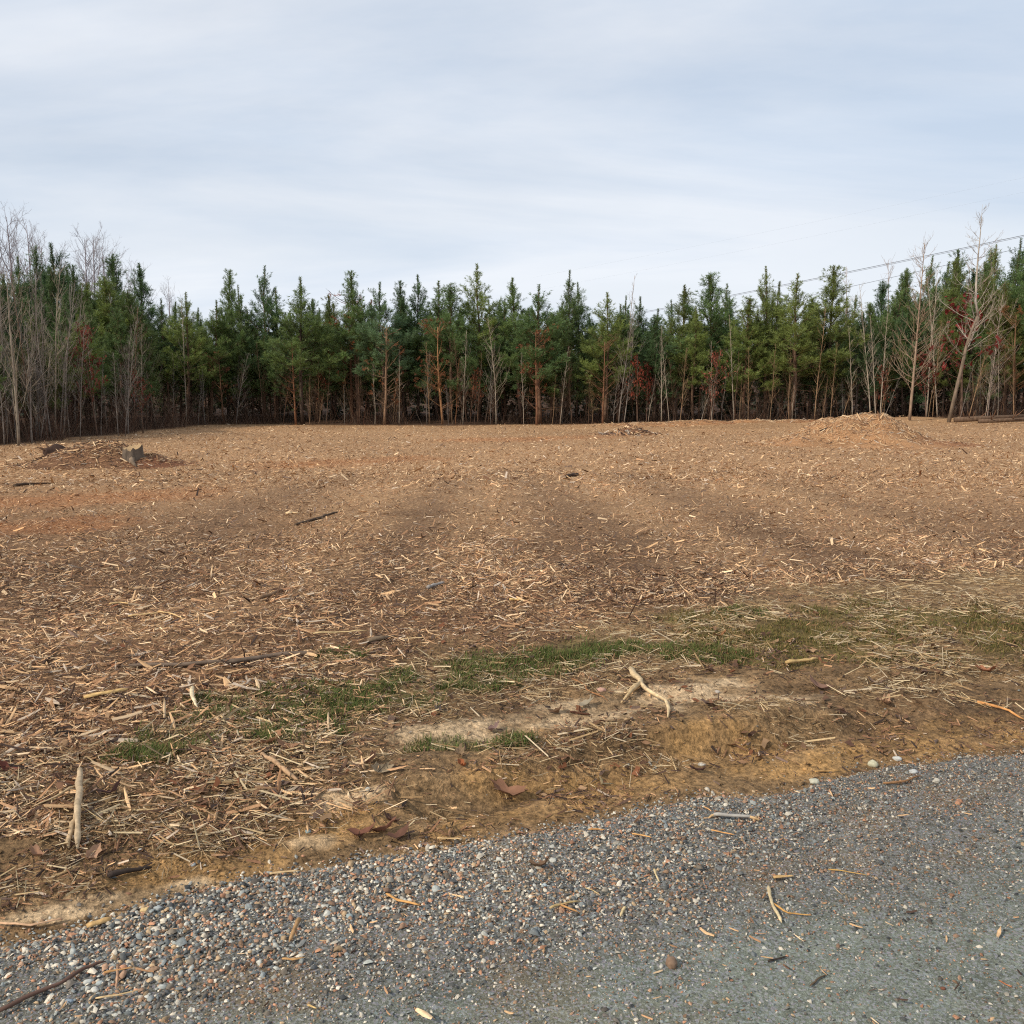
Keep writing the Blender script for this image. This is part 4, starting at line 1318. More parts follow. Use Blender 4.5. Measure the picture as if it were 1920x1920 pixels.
def xy_far(n, r):
    x = r.uniform(-18, 30, n * 3); x = x[r.uniform(0, 1, n * 3) < sstep(0.25, 0.75, vnoise(x, x * 0, 1.6, 5)) + 0.15][:n]
    n = len(x); return x, treeline_y(x) + 0.1 + r.exponential(1.6, n).clip(0, 7)


def xy_left(n, r):
    y = r.uniform(27, 51, n); return -16.4 - r.exponential(1.3, n).clip(0, 5) + 0.5 * np.sin(y), y


brush("far_brush", "reddish brown leafless brush at the foot of the far wood", 4300, xy_far, (0.3, 2.4), BC, 71, spread=0.45, rad=0.006, sub=2)
brush("left_brush", "dim brown leafless brush at the foot of the left wood", 2300, xy_left, (0.3, 2.8), BC * 0.9, 72, spread=0.4, rad=0.006, sub=2)


def deep_wood_fill():  # filler tufts added to block horizon light behind the trunks
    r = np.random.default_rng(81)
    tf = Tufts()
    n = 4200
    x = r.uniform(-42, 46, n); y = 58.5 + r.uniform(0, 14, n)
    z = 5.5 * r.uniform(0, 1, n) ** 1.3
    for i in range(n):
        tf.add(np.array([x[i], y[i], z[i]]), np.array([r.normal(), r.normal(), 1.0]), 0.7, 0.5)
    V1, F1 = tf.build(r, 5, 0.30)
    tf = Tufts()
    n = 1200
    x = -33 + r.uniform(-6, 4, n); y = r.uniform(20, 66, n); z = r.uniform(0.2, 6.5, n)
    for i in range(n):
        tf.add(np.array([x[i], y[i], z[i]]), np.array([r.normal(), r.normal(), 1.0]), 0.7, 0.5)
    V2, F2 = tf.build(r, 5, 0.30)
    o = obj("deep_wood_fill", mesh("deep_wood_fill", np.concatenate([V1, V2]), np.concatenate([F1, F2 + len(V1)]), M["needles"]), label="filler foliage added deep in the wood to block the sky, coloured dark as shade", cat="woodland", kind="stuff")
    o.color = (*lin(58, 66, 44), 1)  # dark tint stands in for the shade inside the wood


deep_wood_fill()

# ------------------------------------------------------------------ mound, heap, stump, logs
def chip_pile(name, label, cat, cx, cy, sx0, sy0, h, nchips, soil, seed, lens=(0.16, 0.4, 0.06, 0.5), skew=0.0, wts=None):
    r = np.random.default_rng(seed)
    g = np.linspace(-1, 1, 70)
    X, Y = np.meshgrid(g * 2.4 * sx0, g * 2.4 * sy0)

    def hh(x, y):
        q = np.sqrt((x / sx0) ** 2 + (y / sy0) ** 2) + (fbm(x + cx, y + cy, 0.9, seed, 3) - 0.5) * 0.7
        pr = np.exp(-(np.clip(q, 0, 9) / 1.0) ** 2 * 0.9)
        return h * pr * (0.85 + 0.4 * fbm(x + cx, y + cy, 0.6, seed + 5, 3)) * (1 + skew * np.clip(x / sx0, -1, 1)) - 0.03
    Z = hh(X, Y) + hground(X + cx, Y + cy)
    root = obj(name, None, label=label, cat=cat, loc=(cx, cy, 0))
    ii = np.arange(X.size).reshape(X.shape)
    Fq = np.stack([ii[:-1, :-1], ii[:-1, 1:], ii[1:, 1:], ii[1:, :-1]], -1).reshape(-1, 4)
    nn = fbm(X + cx, Y + cy, 0.5, seed + 9, 3)[..., None]
    colr = soil * (0.75 + 0.5 * nn)
    red = sstep(0.55, 1.1, X / sx0)[..., None] * sstep(0.3, 0.0, np.abs(Y / sy0 + 0.4) - 0.7)[..., None]
    colr = colr * (1 - red * 0.5) + red * 0.5 * lin(118, 70, 46)
    obj("heap", mesh("heap", np.stack([X, Y, Z], -1), Fq, M["ground"], True, colr.reshape(-1, 3)), root)
    px_ = r.normal(0, 0.75, nchips) * sx0; py_ = r.normal(0, 0.75, nchips) * sy0
    k = (np.abs(px_) < 2.3 * sx0) & (np.abs(py_) < 2.3 * sy0)
    px_, py_ = px_[k], py_[k]; n = len(px_)
    L = np.exp(r.normal(math.log(lens[0]), lens[1], n)).clip(lens[2], lens[3])
    W = L * r.uniform(0.06, 0.2, n)
    c = CHIP_COLS[r.choice(len(CHIP_COLS), n, p=np.array(wts or [9, 10, 9, 7, 4, 3, 2, 1, 5, 8, 2, 1]) / sum(wts or [9, 10, 9, 7, 4, 3, 2, 1, 5, 8, 2, 1]))] * r.uniform(0.75, 1.1, n)[:, None]
    e = 0.05
    gx = (hh(px_ + e, py_) - hh(px_ - e, py_)) / (2 * e); gy = (hh(px_, py_ + e) - hh(px_, py_ - e)) / (2 * e)
    yaw = r.uniform(0, 6.28, n)
    tl = np.stack([gx * np.cos(yaw) + gy * np.sin(yaw) + r.normal(0, 0.2, n), -gx * np.sin(yaw) + gy * np.cos(yaw) + r.normal(0, 0.2, n)], 1)
    P = np.stack([px_, py_, hh(px_, py_) + hground(px_ + cx, py_ + cy) + r.uniform(0.005, 0.03, n)], 1)
    V, F, C = scatter_mesh(SPL3, P, np.stack([L, W, W * 0.5], 1), yaw, tl, c, r)
    o = obj("loose_chips", mesh("loose_chips", V, F, M["chips"], False, C), root, kind="stuff")
    return root


chip_pile("wood_chip_mound", "large rounded mound of pale shredded wood near the right trees", "mound", MX, MY, 1.95, 1.5, 0.92, 9000, lin(160, 120, 84), 901, lens=(0.07, 0.55, 0.03, 0.35))
chip_pile("wood_chip_mound", "low heap of shredded wood and roots around the stump on the left", "mound", HX - 0.1, HY, 1.25, 0.8, 0.34, 3600, lin(118, 86, 62), 902, lens=(0.08, 0.5, 0.03, 0.35), wts=[5, 8, 8, 8, 7, 6, 5, 4, 4, 6, 4, 3])
tx, ty, tz = ground_at(1180, 815)
chip_pile("twig_pile", "small grey-brown pile of twigs far across the clearing", "pile", tx, ty, 0.75, 0.5, 0.22, 500, lin(110, 82, 62), 903, lens=(0.3, 0.4, 0.1, 0.7), wts=[1, 2, 3, 5, 6, 7, 7, 6, 4, 2, 6, 4])
chip_pile("debris_ridge", "low ridge of shredded wood under the trees in the right middle", "mound", atY(1265, 792, 47.3)[0], 47.3, 2.6, 0.8, 0.16, 1500, lin(158, 116, 80), 904, lens=(0.1, 0.5, 0.04, 0.4))
chip_pile("debris_ridge", "low ridge of shredded wood under the trees left of the large mound", "mound", atY(1430, 792, 47.6)[0], 47.6, 2.4, 0.7, 0.14, 1200, lin(158, 116, 80), 905, lens=(0.1, 0.5, 0.04, 0.4))

# stump: fluted hollow-topped bole with splinters
sp = ground_at(250, 868)
r = np.random.default_rng(33)
K = 22
V = []
for zi, (z, s) in enumerate([(-0.1, 1.5), (0.06, 1.1), (0.2, 0.95), (0.34, 0.88)]):
    for i in range(K):
        a = i * 2 * math.pi / K
        rr_ = 0.22 * s * (1 + 0.10 * math.sin(4 * a + 1) + 0.12 * math.sin(11 * a) + r.normal() * 0.04)
        zz_ = z + (r.uniform(-0.04, 0.05) + 0.06 * math.sin(a + 0.5) if zi == 3 else 0)
        V.append([rr_ * math.cos(a), rr_ * math.sin(a), zz_])
V.append([0.02, 0.0, 0.29])
F = []
for q in range(3):
    for i in range(K):
        j = (i + 1) % K
        F += [[q * K + i, q * K + j, (q + 1) * K + j], [q * K + i, (q + 1) * K + j, (q + 1) * K + i]]
F2 = [[3 * K + i, 3 * K + (i + 1) % K, 4 * K] for i in range(K)]
root = obj("tree_stump", None, label="weathered grey cut tree stump in the debris heap on the left", cat="stump", loc=tuple(sp))
c = obj("bole", mesh("stump_bole", V, F, M["bark"], False), root); c.color = (*lin(98, 86, 74), 1)
c = obj("cut_face", mesh("stump_top", np.array(V)[3 * K:] + [0, 0, 0.002], np.array(F2) - 3 * K, M["wood"], False), root); c.color = (*lin(168, 140, 104), 1)
for a in (0.4, 2.0, 3.4, 5.0):
    tb = MB()
    tb.tube([[0.16 * math.cos(a), 0.16 * math.sin(a), 0.1], [0.34 * math.cos(a), 0.34 * math.sin(a), 0.05], [0.6 * math.cos(a + 0.2), 0.6 * math.sin(a + 0.2), -0.06]], [0.08, 0.055, 0.02], 6)
    c = obj("root", tb.build("stump_root", M["bark"], True), root); c.color = (*lin(128, 110, 92), 1)
# torn root ball: lumpy dark earth with stubs
rp = ground_at(108, 872)


def lump(seed, sx0, sy0, sz0, rough=0.35, sub=3):
    import bmesh
    bm = bmesh.new(); bmesh.ops.create_icosphere(bm, subdivisions=sub, radius=1.0)
    V = np.array([v.co[:] for v in bm.verts]); F = np.array([[v.index for v in f.verts] for f in bm.faces]); bm.free()
    r = np.random.default_rng(seed)
    off = r.uniform(0, 100, 3)
    n = fbm(V[:, 0] + off[0] + V[:, 2] * 0.7, V[:, 1] + off[1] + V[:, 2] * 0.9, 0.9, seed, 4) - 0.5
    n2 = vnoise(V[:, 0] * 2 + off[2], V[:, 2] * 2 + V[:, 1], 0.7, seed + 3) - 0.5
    V = V * (1 + rough * (n * 1.6 + n2 * 0.7))[:, None]
    return V * [sx0, sy0, sz0], F


V, F = lump(41, 0.30, 0.26, 0.24, 0.8)
root = obj("root_ball", None, label="dark torn root ball in the debris heap left of the stump", cat="root ball", loc=(rp[0], rp[1], rp[2] + 0.08))
c = obj("earth", mesh("root_earth", V, F, M["bark"], False), root); c.color = (*lin(66, 50, 42), 1)
r = np.random.default_rng(42)
for q in range(9):
    a = r.uniform(0, 6.28); e = r.uniform(-0.1, 1.0); d = np.array([math.cos(a) * math.cos(e), math.sin(a) * math.cos(e), math.sin(e)])
    tb = MB(); p = d * 0.18; p2 = d * 0.36 + r.normal(0, 0.04, 3); p3 = p2 + norm(d + r.normal(0, 0.5, 3)) * 0.16
    tb.tube([p, p2, p3], [0.03, 0.02, 0.008], 5)
    c = obj("root", tb.build("root_stub", M["bark"], True), root); c.color = (*lin(96, 72, 54), 1)


def stick(name, label, cat, pix, rad, col, wood="wood", k=6, taper=0.55, wig=0.06, lift=None, dark_end=None, squash=0.8, segs=9, arch=0.0, group=None):
    """a stick or shard lying along two or more pixel positions on the ground"""
    r = np.random.default_rng(abs(hash(label)) % 99991 if False else int(sum(ord(ch) * (i + 7) for i, ch in enumerate(label)) % 99991))
    if name == "wood_shard":
        k, squash, wig = 4, min(squash, 0.45), 0.02
    G = np.array([ground_at(*p) for p in pix])
    t0 = np.linspace(0, 1, len(G)); t = np.linspace(0, 1, segs)
    Q = np.stack([np.interp(t, t0, G[:, i]) for i in range(3)], 1)
    L = np.linalg.norm(G[-1] - G[0])
    w = np.cumsum(r.normal(0, wig, (segs, 2)), axis=0); w -= np.linspace(0, 1, segs)[:, None] * w[-1]
    Q[:, 0] += w[:, 0] * L * 0.25; Q[:, 1] += w[:, 1] * L * 0.25
    zs = np.array([float(surf(a_, b_)) for a_, b_ in Q[:, :2]])
    line = np.interp(t, [0, 1], [zs[0], zs[-1]])
    need = max(0.0, float(np.max(zs - line)) * 0.6)
    R = rad * (1 - (1 - taper) * t) * (1 + r.normal(0, 0.10, segs))
    R[0] *= 0.75; R[-1] *= 0.35
    Q[:, 2] = np.maximum(line + need, zs) * 0.5 + zs * 0.5 + R * squash * 0.75 + (lift or 0.004) + arch * np.sin(t * math.pi)
    base = Q[segs // 2].copy(); base[2] -= R[segs // 2] * squash
    tb = MB(); tb.tube(Q - base, R, k, True, squash)
    o = obj(name, tb.build(name, M[wood], wood == "bark"), label=label, cat=cat, loc=tuple(base), group=group)
    o.color = (*col, 1)
    return o, Q - base, R


def twig(o, p, pix_end, rad, col, name="side_twig", arch=0.0):
    G = ground_at(*pix_end)
    e = G - np.array(o.location); e[2] += rad
    m = (p + e) / 2 + np.array([0.0, 0.0, 0.01 + arch])
    tb = MB(); tb.tube([p, m, e], [rad, rad * 0.8, rad * 0.35], 5)
    c = obj(name, tb.build(name, M["wood"], True), o); c.color = (*col, 1)


# fallen logs at the right edge of the wood
for (pts_, Y, rad, lab) in [([(1790, 788), (1850, 784), (1930, 781)], 46.0, 0.13, "dark fallen log lying at the foot of the right trees"), ([(1835, 792), (1900, 786), (1960, 780)], 44.5, 0.10, "thin fallen log in front of the dark one at right"), ([(1800, 780), (1845, 780)], 47, 0.11, "short reddish log behind the fallen logs")]:
    Q = np.array([atY(u, v, Y) for u, v in pts_])
    Q[:, 2] = [float(hground(a, b)) + rad * 1.3 + 0.06 * i for i, (a, b, _) in enumerate(Q)]
    b0 = Q[0].copy(); tb = MB(); tb.tube(Q - b0, [rad, rad * 0.9, rad * 0.75][:len(Q)], 9)
    o = obj("fallen_log", None, label=lab, cat="log", loc=tuple(b0))
    c = obj("stem", tb.build("log_stem", M["bark"], True), o); c.color = (*lin(100, 80, 64), 1)
    for s in range(3):
        p = (Q[0] + (Q[-1] - Q[0]) * (0.2 + 0.3 * s)) - b0
        tb = MB(); tb.tube([p, p + [0.15 * (s - 1), -0.2, 0.18], p + [0.3 * (s - 1), -0.35, 0.42]], [0.03, 0.02, 0.008], 5)
        c = obj("branch_stub", tb.build("log_stub", M["bark"], True), o); c.color = (*lin(120, 90, 70), 1)

PW = lin(206, 176, 132); PW2 = lin(190, 156, 112); DK = lin(74, 58, 48); GB = lin(150, 138, 124); YL = lin(204, 166, 112); OR = lin(176, 112, 62)
# --- sticks and shards seen one by one
s1, q1, r1 = stick("branch", "pale broken branch standing on end in the straw at far left", "branch", [(152, 1455), (148, 1530), (146, 1605)], 0.013, lin(178, 156, 126), taper=0.95, lift=0.02, arch=0.02, wig=0.03)
stick("branch", "thinner pale branch lying tight beside the broken branch at far left", "branch", [(150, 1530), (138, 1565), (130, 1602)], 0.011, lin(176, 150, 116), taper=0.9, lift=0.02)
stick("branch", "long thin stalk crossing behind the upright pale branch at left", "stalk", [(168, 1478), (120, 1500), (60, 1530)], 0.006, lin(186, 160, 122), lift=0.03)
f1, qf, rf = stick("forked_branch", "bleached forked branch lying on the sand in the verge", "branch", [(1187, 1262), (1208, 1290), (1232, 1320), (1252, 1350)], 0.022, lin(206, 180, 140), taper=0.4, lift=0.012)
twig(f1, qf[3], (1165, 1322), 0.014, lin(200, 172, 130)); twig(f1, qf[3], (1175, 1302), 0.012, lin(190, 166, 128)); twig(f1, qf[6], (1262, 1318), 0.007, lin(200, 172, 130))
stick("wood_shard", "wide pale split board piece in the chips at left", "wood chip", [(158, 1320), (200, 1311), (240, 1303)], 0.028, lin(216, 178, 118), k=4, squash=0.35, taper=0.9, lift=0.03, wig=0.01)
stick("branch", "long dark weathered branch lying above the green grass at left", "branch", [(225, 1255), (330, 1253), (430, 1246), (520, 1235), (600, 1226)], 0.016, lin(112, 96, 82), wood="bark", taper=1.2, lift=0.006)
stick("branch", "dark thin stick in the litter near the left frame edge", "stick", [(83, 1250), (92, 1235), (100, 1222)], 0.012, DK, wood="bark")
stick("branch", "short black rotten stick at the edge of the sand at left", "stick", [(205, 1650), (240, 1641), (285, 1632)], 0.013, lin(62, 52, 46), wood="bark", lift=0.01)
stick("twig", "long thin dark twig lying across the gravel at lower left", "twig", [(0, 1918), (90, 1872), (150, 1840), (200, 1822)], 0.0075, lin(96, 74, 64), wood="bark", taper=0.6, lift=0.012, segs=12)
stick("wood_shard", "thick yellow wood chip on the gravel at left", "wood chip", [(163, 1752), (185, 1746), (210, 1738)], 0.016, YL, k=5, squash=0.5, taper=0.9, lift=0.012)
stick("wood_shard", "long pale curved splinter at the left gravel edge", "wood chip", [(0, 1738), (60, 1742), (122, 1728)], 0.009, lin(206, 166, 130), lift=0.012, squash=0.5)
stick("wood_shard", "curved orange stick with dark knob on the gravel", "stick", [(725, 1694), (745, 1706), (790, 1716)], 0.009, lin(200, 150, 92), lift=0.012, taper=0.8)
stick("wood_shard", "split brown stick lying upright on the left gravel", "stick", [(562, 1740), (552, 1762), (543, 1785)], 0.008, lin(168, 132, 92), lift=0.012)
stick("wood_shard", "straight pale splinter lying on dark gravel at lower left", "wood chip", [(180, 1893), (222, 1886), (262, 1877)], 0.006, lin(210, 180, 134), lift=0.012, squash=0.5)
stick("wood_shard", "yellow frayed splinter near the white pebbles at lower left", "wood chip", [(196, 1844), (222, 1839), (250, 1834)], 0.007, lin(196, 148, 96), lift=0.012)
stick("wood_shard", "small pale stick upright near the white pebbles", "stick", [(222, 1832), (221, 1850), (219, 1874)], 0.005, lin(176, 140, 112), lift=0.012)
stick("wood_shard", "pale flat splinter in the middle of the left gravel", "wood chip", [(506, 1647), (530, 1645), (565, 1641)], 0.010, PW, lift=0.012, squash=0.45)
stick("wood_shard", "pale round-ended stick at the top edge of the gravel", "stick", [(820, 1578), (842, 1579), (868, 1579)], 0.009, lin(206, 172, 124), lift=0.012)
b1, qb, rb_ = stick("branch", "white birch-barked stick with split ends on the right gravel", "stick", [(1338, 1544), (1375, 1547), (1412, 1549)], 0.009, lin(166, 160, 150), wood="bark", taper=0.9, lift=0.014, wig=0.03)
twig(b1, qb[7], (1436, 1552), 0.006, lin(188, 156, 114), "split_end"); twig(b1, qb[1], (1322, 1543), 0.006, lin(188, 156, 114), "split_end")
stick("wood_shard", "orange splinter on gravel left of the birch stick", "wood chip", [(1185, 1579), (1203, 1582), (1222, 1586)], 0.008, lin(214, 164, 104), lift=0.012, squash=0.5)
stick("wood_shard", "short orange splinter in the middle gravel", "wood chip", [(1103, 1571), (1118, 1570), (1134, 1571)], 0.008, lin(208, 152, 90), lift=0.012, squash=0.5)
stick("wood_shard", "long orange splinter below the birch stick", "wood chip", [(1333, 1572), (1355, 1577), (1378, 1581)], 0.007, lin(210, 156, 98), lift=0.012, squash=0.5)
stick("wood_shard", "small orange chip above the birch stick", "wood chip", [(1320, 1528), (1328, 1532), (1334, 1536)], 0.007, lin(208, 160, 108), lift=0.012, squash=0.5)
stick("wood_shard", "fat yellow wood chip on the right of the track", "wood chip", [(1450, 1662), (1468, 1660), (1488, 1658)], 0.011, YL, lift=0.010, squash=0.6)
stick("twig", "pale curved peeled twig on the track at lower right", "twig", [(1441, 1678), (1444, 1702), (1453, 1725), (1465, 1746)], 0.0065, lin(196, 176, 138), lift=0.008, taper=0.8, segs=12, wig=0.02)
stick("twig", "thin orange curved twig touching the pale peeled twig", "twig", [(1450, 1710), (1475, 1728), (1500, 1731), (1522, 1732)], 0.004, lin(186, 142, 84), lift=0.008, segs=12, wig=0.02)
stick("twig", "thin straight orange stalk right of the yellow chip", "twig", [(1552, 1645), (1590, 1650), (1627, 1656)], 0.003, lin(190, 150, 84), lift=0.008)
stick("branch", "thin dark stick flat on the grey dust near bottom right", "stick", [(1440, 1817), (1457, 1813), (1476, 1808)], 0.004, lin(64, 56, 50), wood="bark", lift=0.004)
stick("twig", "faint brown twig on the grey dust at bottom right", "twig", [(1518, 1864), (1535, 1850), (1552, 1842)], 0.003, lin(96, 80, 62), lift=0.004)
y1, qy, ry_ = stick("twig", "pale forked splinter on the dark middle of the track", "twig", [(1030, 1720), (1055, 1710), (1088, 1706)], 0.005, lin(186, 160, 112), lift=0.010)
twig(y1, qy[3], (1110, 1733), 0.0035, lin(176, 132, 84))
stick("wood_shard", "pale bent splinter on the gravel near the middle", "wood chip", [(1098, 1681), (1112, 1686), (1126, 1695)], 0.0045, lin(196, 170, 122), lift=0.010)
stick("wood_shard", "short upright white splinter in the middle of the track", "wood chip", [(1227, 1645), (1230, 1657), (1236, 1669)], 0.006, lin(206, 184, 140), lift=0.010)
stick("wood_shard", "small white chip lying askew below the white splinter", "wood chip", [(1172, 1717), (1167, 1726), (1163, 1735)], 0.006, lin(206, 184, 140), lift=0.010)
stick("wood_shard", "small yellow chip on the left of the packed dust", "wood chip", [(578, 1902), (586, 1905), (594, 1908)], 0.007, lin(216, 180, 120), lift=0.006)
stick("wood_shard", "orange bark chip on the grey dust at right", "wood chip", [(1872, 1855), (1882, 1861), (1897, 1868)], 0.006, lin(168, 108, 72), lift=0.006)
stick("wood_shard", "knobbly orange chip in the lower left of the gravel", "wood chip", [(530, 1816), (550, 1818), (572, 1813)], 0.008, lin(192, 148, 96), lift=0.010)
stick("branch", "cut wooden stake with dark red tip in the straw", "stick", [(492, 1423), (525, 1445), (560, 1472)], 0.012, lin(180, 146, 112), taper=1.0, lift=0.015, wig=0.02)
stick("branch", "greyish stick standing in the wheel rut", "stick", [(1131, 1420), (1129, 1442), (1124, 1466)], 0.010, lin(132, 116, 88), lift=0.012)
stick("branch", "long orange peeled stick at the right frame edge", "stick", [(1832, 1323), (1875, 1333), (1920, 1355)], 0.011, lin(202, 144, 88), lift=0.012)
stick("branch", "pale round stick in the right grass", "stick", [(1473, 1249), (1505, 1246), (1534, 1240)], 0.014, lin(206, 172, 116), lift=0.018)
stick("branch", "thin bent brown stick on the right gravel", "stick", [(1655, 1482), (1690, 1478), (1728, 1467)], 0.007, lin(150, 112, 78), lift=0.010)
stick("wood_shard", "thin yellow stalk along the right gravel edge", "wood chip", [(1528, 1451), (1550, 1450), (1576, 1448)], 0.005, lin(206, 160, 98), lift=0.010)
stick("branch", "dark stick half buried in the sand left of the forked branch", "stick", [(1068, 1337), (1085, 1338), (1108, 1342)], 0.009, lin(88, 60, 46), wood="bark", lift=0.004)
stick("branch", "thin orange-brown stick lying askew above the sand", "stick", [(1073, 1278), (1100, 1298), (1140, 1322)], 0.007, lin(150, 106, 70), lift=0.012)
stick("branch", "white forked stick standing in the grass at left", "stick", [(360, 1300), (364, 1322), (371, 1338)], 0.014, lin(216, 196, 160), lift=0.03)
stick("branch", "long straight pale stick in the middle litter", "stick", [(588, 1196), (640, 1192), (690, 1190)], 0.009, lin(206, 178, 130), lift=0.025)
stick("branch", "half-buried grey log in the middle litter", "log", [(690, 1206), (715, 1200), (740, 1194)], 0.022, lin(122, 104, 84), wood="bark", lift=0.0)
stick("branch", "grey driftwood piece in the middle field", "stick", [(803, 1106), (818, 1101), (834, 1094)], 0.020, lin(156, 148, 140), lift=0.01)
stick("wood_shard", "large pale chip pair on the left mulch", "wood chip", [(240, 1162), (270, 1158), (300, 1154)], 0.022, lin(220, 184, 130), k=4, squash=0.35, lift=0.02)
stick("wood_shard", "pale long chip right of the chip pair", "wood chip", [(296, 1153), (318, 1156), (345, 1166)], 0.016, lin(216, 180, 128), k=4, squash=0.4, lift=0.02)
stick("wood_shard", "flat pale chip on the upper left mulch", "wood chip", [(205, 1138), (225, 1136), (246, 1137)], 0.018, lin(216, 180, 126), k=4, squash=0.4, lift=0.02)
stick("branch", "broken grey stick on the left mulch", "stick", [(486, 1128), (508, 1120), (530, 1110)], 0.020, lin(128, 102, 78), wood="bark", lift=0.02)
stick("branch", "long dark branch lying in the dark middle strip", "branch", [(555, 985), (600, 972), (640, 960)], 0.022, lin(92, 76, 62), wood="bark", lift=0.0)
stick("wood_shard", "bright pale slab in the left middle field", "wood chip", [(537, 967), (548, 966), (560, 966)], 0.05, lin(222, 190, 146), k=4, squash=0.4, lift=0.02)
stick("branch", "dark half-buried stick near the left edge of the field", "branch", [(25, 913), (60, 909), (103, 907)], 0.035, lin(84, 66, 52), wood="bark", lift=0.0)
stick("branch", "dark stick in the far middle of the field", "branch", [(1062, 896), (1075, 893), (1085, 890)], 0.05, DK, wood="bark", lift=0.0)
stick("wood_shard", "pale rounded chip in the middle mulch", "wood chip", [(955, 1130), (966, 1130), (977, 1131)], 0.022, lin(222, 186, 120), lift=0.02)
for (u, v, ut, vt, lab) in [(1340, 1135, 1341, 1100, "thin dark weed stalk standing upright in the right litter"), (1176, 1160, 1203, 1112, "thin dark leaning weed stalk in the middle litter"), (460, 1240, 450, 1205, "short dark weed stalk standing by the dark branch")]:
    g = ground_at(u, v); e = np.array(atY(ut, vt, g[1])) - g
    tb = MB(); tb.tube([[0, 0, -0.01], e * 0.5 + [0.005, 0.01, 0], e], [0.005, 0.004, 0.002], 5)
    o = obj("weed_stalk", tb.build("weed_stalk", M["bark"], True), label=lab, cat="weed", loc=tuple(g)); o.color = (*lin(72, 52, 44), 1)

# --- stones seen one by one
for (u, v, w, col, lab) in [(1258, 1822, 0.052, lin(128, 104, 84), "large brown pointed stone on the packed dust"), (1240, 1826, 0.02, lin(176, 172, 160), "small white stone touching the brown pointed stone"), (1637, 1436, 0.055, lin(186, 180, 152), "large pale flat stone at the right gravel edge"),
                            (1682, 1425, 0.04, lin(190, 188, 180), "white stone right of the large pale flat stone"), (1527, 1468, 0.045, lin(184, 180, 160), "pale rounded stone left of the yellow stalk"), (1712, 1457, 0.035, lin(178, 178, 174), "light grey stone inside the right gravel"),
                            (1755, 1475, 0.035, lin(180, 172, 156), "cream stone by the thin bent stick"), (1127, 1297, 0.05, lin(186, 146, 126), "pink squared stone on the sandy verge"), (1020, 1274, 0.035, lin(176, 156, 132), "small tan stone above the sandy verge"),
                            (1317, 1389, 0.035, lin(190, 184, 172), "white stone in the brown clods of the verge"), (296, 1850, 0.026, lin(196, 186, 166), "white round pebble at lower left"), (165, 1857, 0.026, lin(188, 188, 180), "white pebble left of the pale upright stick"),
                            (178, 1871, 0.024, lin(196, 192, 180), "white pebble just below the other white pebbles"), (188, 1857, 0.02, lin(170, 176, 172), "grey-white pebble between the white pebbles"), (131, 1892, 0.022, lin(130, 142, 152), "blue-grey pebble at lower left"),
                            (320, 1853, 0.02, lin(150, 84, 66), "red pebble beside the white round pebble"), (272, 1718, 0.03, lin(206, 178, 128), "cream stone at the top of the left gravel"), (297, 1716, 0.028, lin(160, 164, 162), "grey stone next to the cream stone"),
                            (362, 1623, 0.022, lin(150, 152, 150), "grey stone resting on the sand above the left gravel"), (263, 1595, 0.018, lin(186, 182, 172), "small white stone in the orange clay at left"), (578, 1561, 0.024, lin(136, 146, 142), "grey-green stone in the sand of the verge"),
                            (656, 1731, 0.024, lin(146, 158, 156), "blue-grey rounded stone in the middle gravel"), (1784, 1690, 0.018, lin(128, 96, 74), "small brown stone on the right of the track"), (1768, 1867, 0.014, lin(110, 70, 52), "reddish stone on the packed dust at right"),
                            (1020, 1672, 0.018, lin(170, 180, 182), "pale blue pebble in the middle of the track"), (1345, 1299, 0.03, lin(170, 160, 148), "flat grey stone on the pale sand")]:
    g = ground_at(u, v)
    sd = int(u * 7 + v)
    V, F = lump(sd, w * 0.5, w * 0.40, w * 0.30, 0.35, 3)
    if "pointed" in lab:
        V = V * [0.62, 1.15, 1.1]; V[:, 1] += 0.0
    z = float(surf(g[0], g[1]))
    o = obj("stone", mesh("stone", V, F, M["rock"], True), label=lab, cat="stone", loc=(g[0], g[1], z + w * 0.16), rot=(0, 0, random.uniform(-0.4, 0.4)))
    o.color = (*col, 1)


# --- dead leaves seen one by one
def big_leaf(seed, s):
    r = np.random.default_rng(seed)
    K = 18
    V = [[0, 0, 0.0]]
    ring1 = []
    for ring, f in ((0, 0.55), (1, 1.0)):
        for i in range(K):
            a = i * 2 * math.pi / K
            lob = 1 + 0.16 * math.cos(7 * a + 0.3) + r.normal() * 0.08
            rr_ = 0.5 * f * (lob if ring else (0.6 + 0.4 * lob))
            X = rr_ * math.cos(a) * 1.35; Y = rr_ * math.sin(a) * 0.62
            V.append([X, Y, 0.75 * (X * X) + 0.45 * abs(Y) * f + r.normal() * 0.05])
    F = [[0, 1 + i, 1 + (i + 1) % K] for i in range(K)]
    for i in range(K):
        j = (i + 1) % K
        F += [[1 + i, 1 + K + i, 1 + K + j], [1 + i, 1 + K + j, 1 + j]]
    return np.array(V) * s, np.array(F)


